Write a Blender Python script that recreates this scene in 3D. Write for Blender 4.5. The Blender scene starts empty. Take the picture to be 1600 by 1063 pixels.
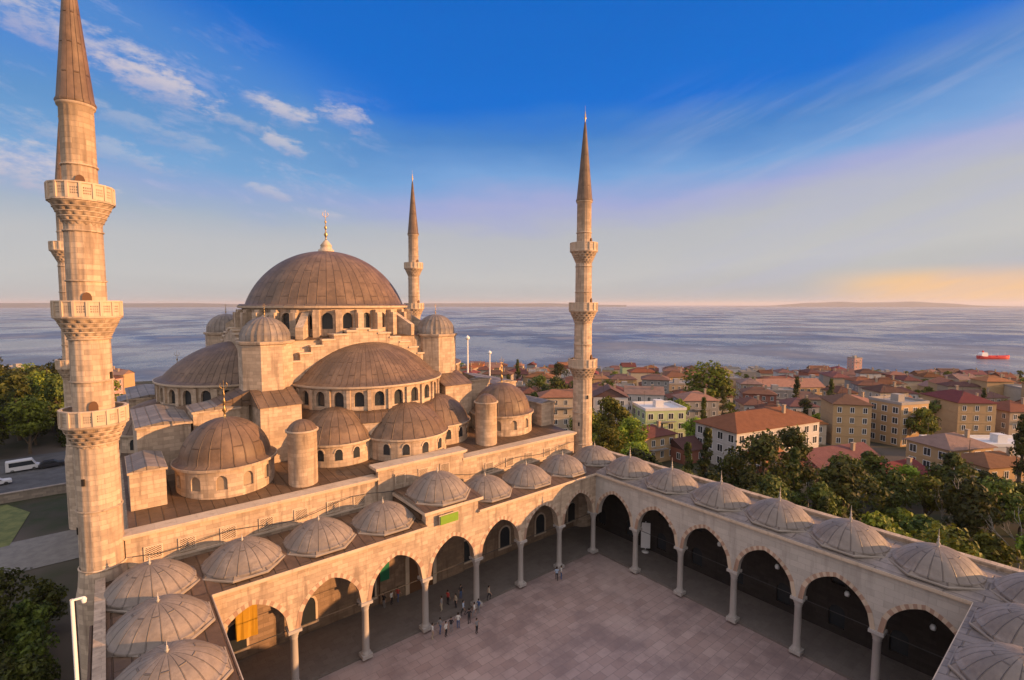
import bpy, bmesh, math, random
from mathutils import Vector, Matrix
random.seed(11)
R = math.radians
SC = bpy.context.scene
COL = SC.collection
PI = math.pi

# ------------------------------------------------------------------ camera
CAM = (-51.4, -44.9, 34.65)
YAW, PITCH, FPX = R(39.14), R(4.07), 781.7
cd = bpy.data.cameras.new("camera")
cam = bpy.data.objects.new("camera", cd); COL.objects.link(cam)
cam.location = CAM
cam.rotation_euler = (PI/2 - PITCH, 0, -YAW)
cd.sensor_width = 36; cd.lens = FPX/1600*36
cd.clip_start = 0.3; cd.clip_end = 90000
SC.camera = cam

# ------------------------------------------------------------------ light
SUN_HEAD, SUN_EL = R(141), R(11.3)
sd = bpy.data.lights.new("sun", 'SUN'); sun = bpy.data.objects.new("sun", sd); COL.objects.link(sun)
sd.energy = 4.8; sd.angle = R(0.5); sd.color = (1.0, 0.50, 0.20)
sv = Vector((math.sin(SUN_HEAD)*math.cos(SUN_EL), math.cos(SUN_HEAD)*math.cos(SUN_EL), math.sin(SUN_EL)))
sun.rotation_euler = sv.to_track_quat('Z', 'Y').to_euler()
SC.view_settings.view_transform = 'Standard'; SC.view_settings.look = 'None'
SC.view_settings.exposure = 0.78; SC.view_settings.gamma = 1.0
SC.cycles.max_bounces = 5; SC.cycles.diffuse_bounces = 3; SC.cycles.volume_bounces = 0
SC.cycles.transparent_max_bounces = 6

class NT:
    def __init__(s, t): s.t = t; s.n = t.nodes; s.l = t.links
    def new(s, k, **a):
        x = s.n.new(k)
        for q, v in a.items(): setattr(x, q, v)
        return x
    def put(s, sock, v):
        if isinstance(v, (int, float, tuple, list)):
            if isinstance(v, (tuple, list)) and len(v) == 3 and sock.type == 'RGBA': v = tuple(v)+(1,)
            sock.default_value = v
        else: s.l.new(v, sock)
    def m(s, op, a, b=0.0, c=None, clamp=False):
        x = s.new('ShaderNodeMath', operation=op, use_clamp=clamp)
        s.put(x.inputs[0], a); s.put(x.inputs[1], b)
        if c is not None: s.put(x.inputs[2], c)
        return x.outputs[0]
    def mix(s, f, a, b, bt='MIX'):
        x = s.new('ShaderNodeMix', data_type='RGBA', blend_type=bt)
        s.put(x.inputs[0], f); s.put(x.inputs[6], a); s.put(x.inputs[7], b)
        return x.outputs[2]
    def step(s, v, a, b):
        x = s.new('ShaderNodeMapRange', interpolation_type='SMOOTHSTEP')
        s.put(x.inputs[0], v); x.inputs[1].default_value = a; x.inputs[2].default_value = b
        return x.outputs[0]
    def noise(s, vec, scale, det=4, rough=.55, dist=0):
        x = s.new('ShaderNodeTexNoise'); 
        if vec is not None: s.l.new(vec, x.inputs['Vector'])
        x.inputs['Scale'].default_value = scale; x.inputs['Detail'].default_value = det
        x.inputs['Roughness'].default_value = rough; x.inputs['Distortion'].default_value = dist
        return x.outputs[0]
    def comb(s, x_, y_, z_):
        x = s.new('ShaderNodeCombineXYZ'); s.put(x.inputs[0], x_); s.put(x.inputs[1], y_); s.put(x.inputs[2], z_)
        return x.outputs[0]
    def ramp(s, v, stops):
        x = s.new('ShaderNodeValToRGB'); s.l.new(v, x.inputs[0])
        e = x.color_ramp.elements
        while len(e) < len(stops): e.new(.5)
        for q, (p, c) in zip(e, stops): q.position = p; q.color = tuple(c)+(1,) if len(c) == 3 else c
        return x.outputs[0]

# world: sky texture lights it, the evening colours and the thin clouds are laid over it by direction
w = bpy.data.worlds.new("World"); SC.world = w; w.use_nodes = True
T = NT(w.node_tree); T.n.clear()
sky = T.new('ShaderNodeTexSky', sky_type='NISHITA'); sky.sun_disc = False
sky.sun_elevation = SUN_EL; sky.sun_rotation = SUN_HEAD
sky.air_density = 1.0; sky.dust_density = 1.2; sky.ozone_density = 2.0
tc = T.new('ShaderNodeTexCoord')
sep = T.new('ShaderNodeSeparateXYZ'); T.l.new(tc.outputs['Generated'], sep.inputs[0])
dx, dy, dz = sep.outputs
el = T.m('ARCSINE', dz)
az = T.m('ARCTAN2', T.m('SUBTRACT', T.m('MULTIPLY', dx, math.cos(YAW)), T.m('MULTIPLY', dy, math.sin(YAW))),
         T.m('ADD', T.m('MULTIPLY', dx, math.sin(YAW)), T.m('MULTIPLY', dy, math.cos(YAW))))
azp = T.m('MAXIMUM', az, 0.0)
n1 = T.noise(T.comb(T.m('MULTIPLY', az, 1.3), T.m('MULTIPLY', el, 5.0), 0.3), 2.2, 5, .55)
elw = T.m('SUBTRACT', el, T.m('MULTIPLY', T.m('MULTIPLY', azp, azp), 0.09))
elw = T.m('ADD', elw, T.m('MULTIPLY', T.m('SUBTRACT', n1, 0.5), 0.10))
grad = T.ramp(T.m('MULTIPLY', elw, 1.0), [(0.0, (.44,.455,.46)), (.05, (.51,.515,.515)), (.14, (.46,.475,.51)), (.19, (.35,.39,.64)),
      (.235, (.17,.35,.66)), (.30, (.06,.22,.56)), (.36, (.001,.15,.62)), (1.0, (.004,.07,.36))])
nish = T.mix(1.0, sky.outputs[0], (.09,.09,.10), 'MULTIPLY')
base = T.mix(.975, nish, grad)
# warm glow low on the right
glow = T.m('MULTIPLY', T.step(az, .50, .70), T.m('MULTIPLY', T.step(el, -.01, .012), T.m('SUBTRACT', 1.0, T.step(el, .030, .065))))
base = T.mix(T.m('MULTIPLY', glow, .9), base, (.98,.56,.20))
# small broken clouds and soft wisps high on the left, at the directions where they hang
maskL = T.m('MULTIPLY', T.m('SUBTRACT', 1.0, T.step(az, -.42, -.10)), T.m('MULTIPLY', T.step(el, .10, .18), T.m('SUBTRACT', 1.0, T.step(T.m('ADD', el, T.m('MULTIPLY', az, .30)), .20, .34))))
base = T.mix(T.m('MULTIPLY', maskL, .42), base, (.17,.36,.58))
cn = T.noise(T.comb(T.m('MULTIPLY', az, 6.0), T.m('MULTIPLY', T.m('ADD', el, T.m('MULTIPLY', az, .22)), 17.0), 2.7), 2.0, 8, .66, .25)
fine = T.noise(T.comb(T.m('MULTIPLY', az, 14.0), T.m('MULTIPLY', el, 34.0), 1.7), 2.0, 6, .65)
base = T.mix(T.m('MULTIPLY', T.m('MULTIPLY', T.step(cn, .52, .72), maskL), .30), base, (.52,.50,.66))
for (ca, ce, wa, we, am) in ((-.70,.375,.17,.035,.9), (-.60,.335,.10,.030,.8), (-.43,.335,.07,.018,.5), (-.415,.325,.05,.022,.8), (-.31,.335,.055,.028,1.0), (-.415,.275,.040,.016,.9),
                             (-.78,.19,.12,.040,1.0), (-.44,.195,.05,.012,.55), (-.355,.165,.04,.012,.4), (-.60,.27,.10,.02,.4), (-.68,.235,.12,.02,.5), (-.50,.305,.06,.014,.5)):
    qa = T.m('DIVIDE', T.m('SUBTRACT', az, ca), wa); qe = T.m('DIVIDE', T.m('SUBTRACT', T.m('ADD', el, T.m('MULTIPLY', T.m('SUBTRACT', az, ca), .20)), ce), we)
    dd_ = T.m('ADD', T.m('MULTIPLY', qa, qa), T.m('MULTIPLY', qe, qe))
    dd_ = T.m('ADD', dd_, T.m('MULTIPLY', T.m('SUBTRACT', fine, .5), 4.2)); dd_ = T.m('ADD', dd_, T.m('MULTIPLY', T.m('SUBTRACT', cn, .5), 3.0))
    blob = T.m('MULTIPLY', T.m('SUBTRACT', 1.0, T.step(dd_, -.4, 1.1)), am*.55)
    base = T.mix(blob, base, T.mix(T.step(qe, -.9, .5), (.46,.42,.56), (.78,.66,.60)))
# pink-grey veil sweeping up to the right
cn3 = T.noise(T.comb(T.m('MULTIPLY', az, 1.2), T.m('MULTIPLY', T.m('SUBTRACT', el, T.m('MULTIPLY', az, .32)), 9.0), 8.1), 2.0, 6, .6, .3)
veil = T.m('MULTIPLY', T.step(az, .12, .5), T.m('MULTIPLY', T.step(cn3, .42, .66), T.m('SUBTRACT', 1.0, T.step(el, .30, .42))))
base = T.mix(T.m('MULTIPLY', veil, .32), base, (.42,.45,.62))
sd_ = T.new('ShaderNodeVectorMath', operation='DOT_PRODUCT'); T.l.new(tc.outputs['Generated'], sd_.inputs[0]); sd_.inputs[1].default_value = tuple(sv)
sg = T.m('POWER', T.m('MAXIMUM', sd_.outputs['Value'], 0.0), 10.0)
base = T.mix(sg, base, (2.6,1.6,.9))
# added fill: unseen sky overhead and behind the viewer brightened to lift shaded walls
oh_fill = T.m('MAXIMUM', T.step(el, .70, 1.15), T.m('MULTIPLY', T.step(T.m('ABSOLUTE', az), 1.05, 1.75), T.step(el, -.02, .25)))
base = T.mix(T.m('MULTIPLY', oh_fill, .70), base, (1.25,1.12,1.08))
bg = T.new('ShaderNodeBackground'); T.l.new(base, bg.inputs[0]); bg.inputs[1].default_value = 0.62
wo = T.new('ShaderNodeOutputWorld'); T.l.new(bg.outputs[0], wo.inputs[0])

# ------------------------------------------------------------------ materials
def base_mat(name, rough=.8, spec=.3):
    m = bpy.data.materials.new(name); m.use_nodes = True
    t = NT(m.node_tree); b = t.n['Principled BSDF']
    b.inputs['Roughness'].default_value = rough
    b.inputs['Specular IOR Level'].default_value = spec
    return m, t, b
def bump(t, b, h, strength, dist=.05):
    x = t.new('ShaderNodeBump'); x.inputs['Strength'].default_value = strength; x.inputs['Distance'].default_value = dist
    t.l.new(h, x.inputs['Height']); t.l.new(x.outputs[0], b.inputs['Normal'])
def stone(name, c, bw=1.0, bh=.42, var=.46, stain=.35, mortar=.55):
    m, t, b = base_mat(name, .85)
    uv = t.new('ShaderNodeUVMap').outputs[0]
    obj = t.new('ShaderNodeTexCoord').outputs['Object']
    br = t.new('ShaderNodeTexBrick'); t.l.new(uv, br.inputs['Vector'])
    br.inputs['Scale'].default_value = 1; br.inputs['Brick Width'].default_value = bw; br.inputs['Row Height'].default_value = bh
    br.inputs['Mortar Size'].default_value = .018; br.inputs['Mortar Smooth'].default_value = .3
    br.inputs['Color1'].default_value = (0.0,0,0,1); br.inputs['Color2'].default_value = (1,1,1,1); br.inputs['Mortar'].default_value = (.5,.5,.5,1)
    br.inputs['Bias'].default_value = 0
    n1 = t.noise(obj, .22, 7, .66); n2 = t.noise(obj, 2.5, 4, .65)
    lo = tuple(x*(1-var) for x in c); hi = tuple(min(.8, x*(1+var*.55)) for x in c)
    f = t.m('ADD', t.m('MULTIPLY', br.outputs['Color'], .5), t.m('MULTIPLY', n2, .5))
    cc = t.mix(f, lo, hi)
    cc = t.mix(t.m('MULTIPLY', t.step(n1, .48, .72), stain), cc, (c[0]*.5, c[1]*.47, c[2]*.45))
    sx = t.new('ShaderNodeMapping'); t.l.new(obj, sx.inputs[0]); sx.inputs['Scale'].default_value = (1.1, 1.1, .12)
    st = t.noise(sx.outputs[0], 1.4, 5, .6)
    cc = t.mix(t.m('MULTIPLY', t.step(st, .50, .70), min(1, stain*1.25)), cc, (c[0]*.42, c[1]*.40, c[2]*.40))
    cc = t.mix(t.m('MULTIPLY', br.outputs['Fac'], mortar), cc, tuple(x*.55 for x in c))
    t.l.new(cc, b.inputs['Base Color'])
    h = t.m('SUBTRACT', t.m('MULTIPLY', n2, .5), t.m('MULTIPLY', br.outputs['Fac'], .6))
    bump(t, b, h, .6, .04)
    return m
def lead(name, c, seam=.36, rough=.55):
    m, t, b = base_mat(name, rough, .4)
    uv = t.new('ShaderNodeUVMap').outputs[0]
    obj = t.new('ShaderNodeTexCoord').outputs['Object']
    br = t.new('ShaderNodeTexBrick'); t.l.new(uv, br.inputs['Vector'])
    mp = t.new('ShaderNodeMapping'); t.l.new(uv, mp.inputs[0]); mp.inputs['Rotation'].default_value = (0, 0, PI/2)
    t.l.new(mp.outputs[0], br.inputs['Vector'])
    br.inputs['Scale'].default_value = 1; br.inputs['Brick Width'].default_value = 4.6; br.inputs['Row Height'].default_value = 1.0
    br.inputs['Mortar Size'].default_value = .075; br.inputs['Mortar Smooth'].default_value = .9
    br.inputs['Color1'].default_value = (0,0,0,1); br.inputs['Color2'].default_value = (1,1,1,1)
    n1 = t.noise(obj, .5, 5, .62); n2 = t.noise(obj, 3.0, 4, .6)
    f = t.m('ADD', t.m('MULTIPLY', br.outputs['Color'], .35), t.m('MULTIPLY', n2, .65))
    cc = t.mix(f, tuple(x*.68 for x in c), tuple(x*1.35 for x in c))
    cc = t.mix(t.m('MULTIPLY', t.step(n1, .42, .68), .7), cc, (c[0]*1.75, c[1]*1.75, c[2]*1.75))
    n3 = t.noise(obj, 1.1, 6, .7); cc = t.mix(t.m('MULTIPLY', t.step(n3, .54, .7), .5), cc, tuple(x*.5 for x in c))
    cc = t.mix(t.m('MULTIPLY', br.outputs['Fac'], seam), cc, tuple(x*.45 for x in c))
    t.l.new(cc, b.inputs['Base Color'])
    bump(t, b, t.m('ADD', t.m('ADD', t.m('MULTIPLY', n2, .3), t.m('MULTIPLY', n3, .4)), br.outputs['Fac']), .8, .10)
    return m
def plain(name, c, rough=.6, metal=0, var=.25, scale=2.0, spec=.3):
    m, t, b = base_mat(name, rough, spec); b.inputs['Metallic'].default_value = metal
    obj = t.new('ShaderNodeTexCoord').outputs['Object']
    n = t.noise(obj, scale, 5, .6)
    t.l.new(t.mix(n, tuple(x*(1-var) for x in c), tuple(min(.9, x*(1+var)) for x in c)), b.inputs['Base Color'])
    return m
M = {}
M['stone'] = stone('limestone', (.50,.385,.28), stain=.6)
M['stone2'] = stone('pale_marble', (.46,.42,.37), 1.4, .6, .2, .25, .35)
M['trim'] = stone('trim_stone', (.54,.43,.32), 1.6, 3.0, .15, .3, .3)
M['inner'] = stone('shade_dark_inner_stone', (.035,.03,.027))  # stone painted near black, the arcade's inner shade is in the colour
M['backwall'] = stone('shade_toned_gallery_wall', (.27,.19,.13), stain=.5)  # darker copy of the limestone, portico shade put into its colour
M['red_stone'] = stone('rose_stone', (.38,.25,.18), 1.6, 3, .2, .3, .2)
M['dark_stone'] = stone('weathered_stone', (.30,.25,.20))
M['lead'] = lead('lead_sheet', (.125,.080,.050))
M['gallery'] = stone('shade_dark_gallery_marble', (.16,.14,.125), 1.2, .8, .2, .2, .3)  # paving darkened to carry the shade under the arcades
M['terrace'] = lead('dark_terrace_lead', (.09,.055,.032))
M['leadg'] = lead('grey_lead_sheet', (.18,.148,.122))
M['glass'] = plain('dark_window_glass', (.025,.03,.035), .25, spec=.6)
M['shade'] = plain('dark_opening', (.03,.025,.02), .9)
M['grille'] = plain('stone_grille', (.30,.23,.16), .8)
M['leadpale'] = plain('pale_lead', (.42,.39,.35), .5, .3)
M['leadpale2'] = plain('pale_edge_lead', (.26,.22,.18), .6, 0)
M['gold'] = plain('gilded_brass', (.38,.26,.12), .35, .9, .15)
M['iron'] = plain('dark_iron', (.05,.05,.05), .5, .4)
M['white'] = plain('white_paint', (.72,.72,.70), .5, var=.08)
M['green'] = plain('green_enamel', (.02,.16,.08), .4, var=.1)
M['lime'] = plain('lime_green_panel', (.17,.30,.03), .5, var=.15)
M['yellow'] = plain('yellow_cloth', (.42,.24,.02), .7, var=.15)
M['wood'] = plain('brown_wood', (.12,.06,.03), .6)
M['column'] = stone('column_marble', (.42,.39,.36), 3, 9, .2, .2, .1)

def ground_mat(name, c1, c2, scale, rough=.9, c3=None):
    m, t, b = base_mat(name, rough, .2)
    obj = t.new('ShaderNodeTexCoord').outputs['Object']
    n = t.noise(obj, scale, 6, .65); n2 = t.noise(obj, scale*.12, 3, .5)
    cc = t.mix(t.step(n, .35, .65), c1, c2)
    if c3: cc = t.mix(t.step(n2, .45, .6), cc, c3)
    t.l.new(cc, b.inputs['Base Color']); bump(t, b, n, .4, .05)
    return m
M['ground'] = ground_mat('earth_and_scrub', (.05,.045,.03), (.03,.04,.015), .25, c3=(.09,.075,.06))
M['grass'] = ground_mat('lawn_grass', (.16,.17,.06), (.09,.11,.04), .6)
M['asphalt'] = ground_mat('asphalt', (.07,.07,.07), (.10,.10,.10), .5)
M['path'] = ground_mat('pale_paving', (.16,.15,.14), (.21,.20,.18), .7)
def paving():
    m, t, b = base_mat('courtyard_marble', .5, .35)
    obj = t.new('ShaderNodeTexCoord').outputs['Object']
    br = t.new('ShaderNodeTexBrick'); t.l.new(obj, br.inputs['Vector'])
    br.inputs['Scale'].default_value = 1; br.inputs['Brick Width'].default_value = 1.5; br.inputs['Row Height'].default_value = .95
    br.inputs['Mortar Size'].default_value = .02
    br.inputs['Color1'].default_value = (.30,.215,.195,1); br.inputs['Color2'].default_value = (.40,.305,.28,1); br.inputs['Mortar'].default_value = (.15,.12,.115,1)
    n = t.noise(obj, .22, 6, .65); n2 = t.noise(obj, 1.5, 4, .6)
    cc = t.mix(t.m('MULTIPLY', t.step(n, .42, .66), .75), br.outputs['Color'], (.17,.125,.125))
    n4 = t.noise(obj, .07, 4, .6); cc = t.mix(t.m('MULTIPLY', t.step(n4, .5, .62), .45), cc, (.46,.37,.34))
    cc = t.mix(t.m('MULTIPLY', n2, .35), cc, (.22,.19,.18))
    t.l.new(cc, b.inputs['Base Color']); bump(t, b, t.m('ADD', br.outputs['Fac'], n2), .25, .02)
    return m
M['paving'] = paving()
def water():
    m, t, b = base_mat('sea_water', .16, .3)
    obj = t.new('ShaderNodeTexCoord').outputs['Object']
    mp = t.new('ShaderNodeMapping'); t.l.new(obj, mp.inputs[0]); mp.inputs['Scale'].default_value = (1, 1, 1)
    n = t.noise(mp.outputs[0], .0018, 7, .62, .2)
    f = t.noise(obj, .05, 6, .7); g = t.noise(obj, .6, 4, .6)
    mp2 = t.new('ShaderNodeMapping'); t.l.new(obj, mp2.inputs[0]); mp2.inputs['Scale'].default_value = (1, 1, 1); mp2.inputs['Location'].default_value = (90, 40, 0)
    k1 = t.noise(mp2.outputs[0], .0045, 8, .66, .1); k2 = t.noise(mp2.outputs[0], .0011, 5, .55, .2)
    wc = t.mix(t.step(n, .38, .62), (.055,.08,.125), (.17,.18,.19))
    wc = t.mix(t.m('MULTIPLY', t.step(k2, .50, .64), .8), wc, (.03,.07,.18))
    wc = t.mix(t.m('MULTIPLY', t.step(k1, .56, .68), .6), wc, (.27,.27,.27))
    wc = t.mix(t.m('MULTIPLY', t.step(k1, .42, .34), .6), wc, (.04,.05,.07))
    t.l.new(wc, b.inputs['Base Color'])
    t.l.new(t.m('ADD', .16, t.m('MULTIPLY', t.step(k1, .42, .62), .34)), b.inputs['Roughness'])
    bump(t, b, t.m('ADD', t.m('MULTIPLY', f, 1.0), t.m('MULTIPLY', g, .3)), .5, 1.6)
    return m
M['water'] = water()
def leafmat(name, a, b_):
    m, t, b = base_mat(name, .6, .25)
    obj = t.new('ShaderNodeTexCoord').outputs['Object']
    oi = t.new('ShaderNodeObjectInfo').outputs['Random']
    n = t.noise(obj, .55, 4, .6); g = t.noise(obj, 5.0, 2, .5)
    cc = t.mix(t.step(t.m('ADD', t.m('MULTIPLY', n, .6), t.m('MULTIPLY', g, .4)), .38, .62), a, b_)
    hs = t.new('ShaderNodeHueSaturation'); t.l.new(cc, hs.inputs['Color'])
    t.l.new(t.m('ADD', .455, t.m('MULTIPLY', oi, .055)), hs.inputs['Hue']); t.l.new(t.m('ADD', .6, t.m('MULTIPLY', t.m('POWER', oi, 2.0), 1.3)), hs.inputs['Value'])
    t.l.new(hs.outputs[0], b.inputs['Base Color'])
    tr = t.new('ShaderNodeBsdfTranslucent'); t.l.new(hs.outputs[0], tr.inputs[0])
    mx = t.new('ShaderNodeMixShader'); mx.inputs[0].default_value = .28
    t.l.new(b.outputs[0], mx.inputs[1]); t.l.new(tr.outputs[0], mx.inputs[2]); t.l.new(mx.outputs[0], t.n['Material Output'].inputs[0])
    return m
M['leaf'] = leafmat('leaves', (.045,.070,.008), (.20,.25,.022))
M['leafd'] = leafmat('evergreen_leaves', (.018,.032,.008), (.10,.125,.018))
M['bark'] = plain('bark', (.10,.075,.05), .9, var=.35)
M['palebark'] = plain('pale_bark', (.30,.27,.23), .9, var=.25)

# ------------------------------------------------------------------ mesh helpers
class MB:
    def __init__(s): s.v = []; s.f = []; s.u = []; s.mi = []; s.sm = []
    def face(s, pts, uv=None, mat=0, smooth=False):
        i = len(s.v); s.v += [tuple(p) for p in pts]; s.f.append(tuple(range(i, i+len(pts))))
        if uv is None:
            a, b, c = Vector(pts[0]), Vector(pts[1]), Vector(pts[2])
            n = (b-a).cross(c-a)
            if abs(n.z) > .8*n.length: uv = [(p[0], p[1]) for p in pts]
            else:
                h = Vector((-n.y, n.x, 0)); h = h.normalized() if h.length > 1e-9 else Vector((1,0,0))
                uv = [(p[0]*h.x+p[1]*h.y, p[2]) for p in pts]
        s.u.append(uv); s.mi.append(mat); s.sm.append(smooth)
        return s
    def grid(s, rows, uvs, mat=0, smooth=True, close=False):   # shared vertices
        i = len(s.v); nr, nc = len(rows), len(rows[0])
        for r in rows: s.v += [tuple(p) for p in r]
        for a in range(nr-1):
            for b in range(nc-1 if not close else nc):
                b2 = (b+1) % nc
                s.f.append((i+a*nc+b, i+a*nc+b2, i+(a+1)*nc+b2, i+(a+1)*nc+b))
                if not close: q = [uvs[a][b], uvs[a][b+1], uvs[a+1][b+1], uvs[a+1][b]]
                else: q = [uvs[a][b], uvs[a][b+1], uvs[a+1][b+1], uvs[a+1][b]]
                s.u.append(q); s.mi.append(mat); s.sm.append(smooth)
        return s
    def box(s, x0, x1, y0, y1, z0, z1, mat=0, top=None):
        t = mat if top is None else top
        p = [(x0,y0),(x1,y0),(x1,y1),(x0,y1)]
        for k in range(4):
            a, b = p[k], p[(k+1) % 4]
            s.face([(*a,z0),(*b,z0),(*b,z1),(*a,z1)], mat=mat)
        s.face([(*q,z1) for q in p], mat=t); s.face([(*q,z0) for q in reversed(p)], mat=mat)
        return s
    def obox(s, c, ax, hx, hy, z0, z1, mat=0, top=None):      # oriented box, ax = angle of local x
        t = mat if top is None else top
        ux, uy = Vector((math.cos(ax), math.sin(ax))), Vector((-math.sin(ax), math.cos(ax)))
        p = [Vector(c)+ux*a*hx+uy*b*hy for a, b in ((-1,-1),(1,-1),(1,1),(-1,1))]
        for k in range(4):
            a, b = p[k], p[(k+1) % 4]
            s.face([(a.x,a.y,z0),(b.x,b.y,z0),(b.x,b.y,z1),(a.x,a.y,z1)], mat=mat)
        s.face([(q.x,q.y,z1) for q in p], mat=t); s.face([(q.x,q.y,z0) for q in reversed(p)], mat=mat)
        return s
    def lathe(s, prof, c=(0,0), n=32, a0=0, a1=2*PI, mat=0, smooth=True, seams=None, mod=None, v0=0):
        full = abs(a1-a0-2*PI) < 1e-6
        m = n+1
        rm = max(p[0] for p in prof)
        L = [v0]
        for i in range(1, len(prof)): L.append(L[-1]+math.hypot(prof[i][0]-prof[i-1][0], prof[i][1]-prof[i-1][1]))
        rows, uvs = [], []
        for i, (r, z) in enumerate(prof):
            row, uv = [], []
            for k in range(m):
                a = a0+(a1-a0)*k/n
                rr = r*mod(a, z) if mod else r
                row.append((c[0]+rr*math.cos(a), c[1]+rr*math.sin(a), z))
                uu = (k/n*seams) if seams else (a-a0)*rm
                uv.append((uu, L[i] if seams else (z if abs(prof[-1][1]-prof[0][1]) > 1e-6 else L[i])))
            rows.append(row if not full else row[:-1]); uvs.append(uv)
        return s.grid(rows, uvs, mat, smooth, close=full)
    def tube(s, p, q, r0, r1=None, n=6, mat=0):
        r1 = r0 if r1 is None else r1
        p, q = Vector(p), Vector(q); d = (q-p).normalized()
        x = d.orthogonal().normalized(); y = d.cross(x)
        ring = lambda c, r: [c+(x*math.cos(2*PI*k/n)+y*math.sin(2*PI*k/n))*r for k in range(n)]
        return s.grid([ring(p, r0), ring(q, r1)], [[(k/n, 0) for k in range(n+1)], [(k/n, 1) for k in range(n+1)]], mat, True, True)
    def prism(s, pts, P, d0, d1, mat=0, edge=None):           # polygon in (u,z), mapped by P(u,d,z)
        e = mat if edge is None else edge
        s.face([P(u, d0, z) for u, z in pts], [(u, z) for u, z in pts], mat)
        s.face([P(u, d1, z) for u, z in reversed(pts)], [(u, z) for u, z in reversed(pts)], mat)
        for k in range(len(pts)):
            a, b = pts[k], pts[(k+1) % len(pts)]
            s.face([P(a[0],d0,a[1]), P(a[0],d1,a[1]), P(b[0],d1,b[1]), P(b[0],d0,b[1])], mat=e)
        return s
    def arch(s, P, u0, u1, z0, z1, uc, a, zs, k=.3, t=.4, sill=None, n=7, mat=0, back=True, smat=None):
        """wall piece u0..u1 x z0..z1 with a pointed opening of half width a centred on uc, springing at zs"""
        sm = mat if smat is None else smat
        Rr, kk = a*(1+k), a*k
        cur = []
        for i in range(2*n+1):
            q = -1+i/n; x = a*math.copysign(1-(1-abs(q))**1.6, q) if abs(q) < 1 else a*q
            cur.append((uc+x, zs+math.sqrt(max(0, Rr*Rr-(abs(x)+kk)**2))))
        low = z0 if sill is None else sill
        def both(pts):
            uv = [(p[0], p[1]) for p in pts]
            s.face([P(p[0], 0, p[1]) for p in pts], uv, mat)
            if back: s.face([P(p[0], t, p[1]) for p in reversed(pts)], list(reversed(uv)), mat)
        def side(pu):
            if abs(pu[0]-pu[1]) > 1e-6: both([(pu[0], z0), (pu[1], z0), (pu[1], z1), (pu[0], z1)])
        side((u0, uc-a)); side((uc+a, u1))
        for i in range(2*n):
            p, q = cur[i], cur[i+1]
            both([p, q, (q[0], z1), (p[0], z1)])
            s.face([P(p[0],0,p[1]), P(p[0],t,p[1]), P(q[0],t,q[1]), P(q[0],0,q[1])], mat=sm)
        if sill is not None and sill > z0+1e-6: both([(uc-a, z0), (uc+a, z0), (uc+a, sill), (uc-a, sill)])
        for e in (-1, 1):
            if zs > low: s.face([P(uc+e*a,0,low), P(uc+e*a,t,low), P(uc+e*a,t,zs), P(uc+e*a,0,zs)], mat=sm)
        if sill is not None: s.face([P(uc-a,0,sill), P(uc+a,0,sill), P(uc+a,t,sill), P(uc-a,t,sill)], mat=sm)
        return s
    def archfill(s, P, uc, a, sill, zs, k, d, mat=0, n=5, th=.08):
        Rr, kk = a*(1+k), a*k
        pts = [(uc-a, sill), (uc+a, sill)]
        for i in range(2*n+1):
            x = a*(1-i/n); pts.append((uc+x, zs+math.sqrt(max(0, Rr*Rr-(abs(x)+kk)**2))))
        return s.prism(pts, P, d, d+th, mat)
    def ring(s, P, uc, a, b, zs, k, d, th, mat=0, n=8, alt=None):       # archivolt moulding
        def pt(r, i):
            x = r*(-1+i/n); Rr, kk = r+a*k, a*k
            return (uc+x, zs+math.sqrt(max(0, Rr*Rr-(abs(x)+kk)**2)))
        for i in range(2*n):
            A, B, C, D = pt(a, i), pt(a, i+1), pt(b, i+1), pt(b, i)
            s.face([P(A[0],d,A[1]), P(B[0],d,B[1]), P(C[0],d,C[1]), P(D[0],d,D[1])], mat=mat if (alt is None or i % 2) else alt)
            s.face([P(D[0],d,D[1]), P(C[0],d,C[1]), P(C[0],d+th,C[1]), P(D[0],d+th,D[1])], mat=mat)
            s.face([P(A[0],d,A[1]), P(A[0],d+th,A[1]), P(B[0],d+th,B[1]), P(B[0],d,B[1])], mat=mat)
        return s
    def mesh(s, name, mats, off=(0,0,0)):
        me = bpy.data.meshes.new(name)
        me.from_pydata([(v[0]-off[0], v[1]-off[1], v[2]-off[2]) for v in s.v], [], s.f)
        for m in mats: me.materials.append(m)
        me.polygons.foreach_set('material_index', s.mi)
        me.polygons.foreach_set('use_smooth', s.sm)
        ul = me.uv_layers.new(name='UVMap')
        fl = [c for f in s.u for p in f for c in p]
        ul.data.foreach_set('uv', fl)
        bm = bmesh.new(); bm.from_mesh(me)
        bmesh.ops.recalc_face_normals(bm, faces=bm.faces); bm.to_mesh(me); bm.free()
        me.update()
        return me
    def build(s, name, mats, parent=None):
        if not isinstance(mats, (list, tuple)): mats = [mats]
        off = (0,0,0)
        if parent is not None:
            off = parent['_w'] if '_w' in parent else parent.location
        me = s.mesh(name, mats, off)
        o = bpy.data.objects.new(name, me); COL.objects.link(o)
        if parent is not None:
            o.parent = parent; o['_w'] = list(off)
        return o

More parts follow.
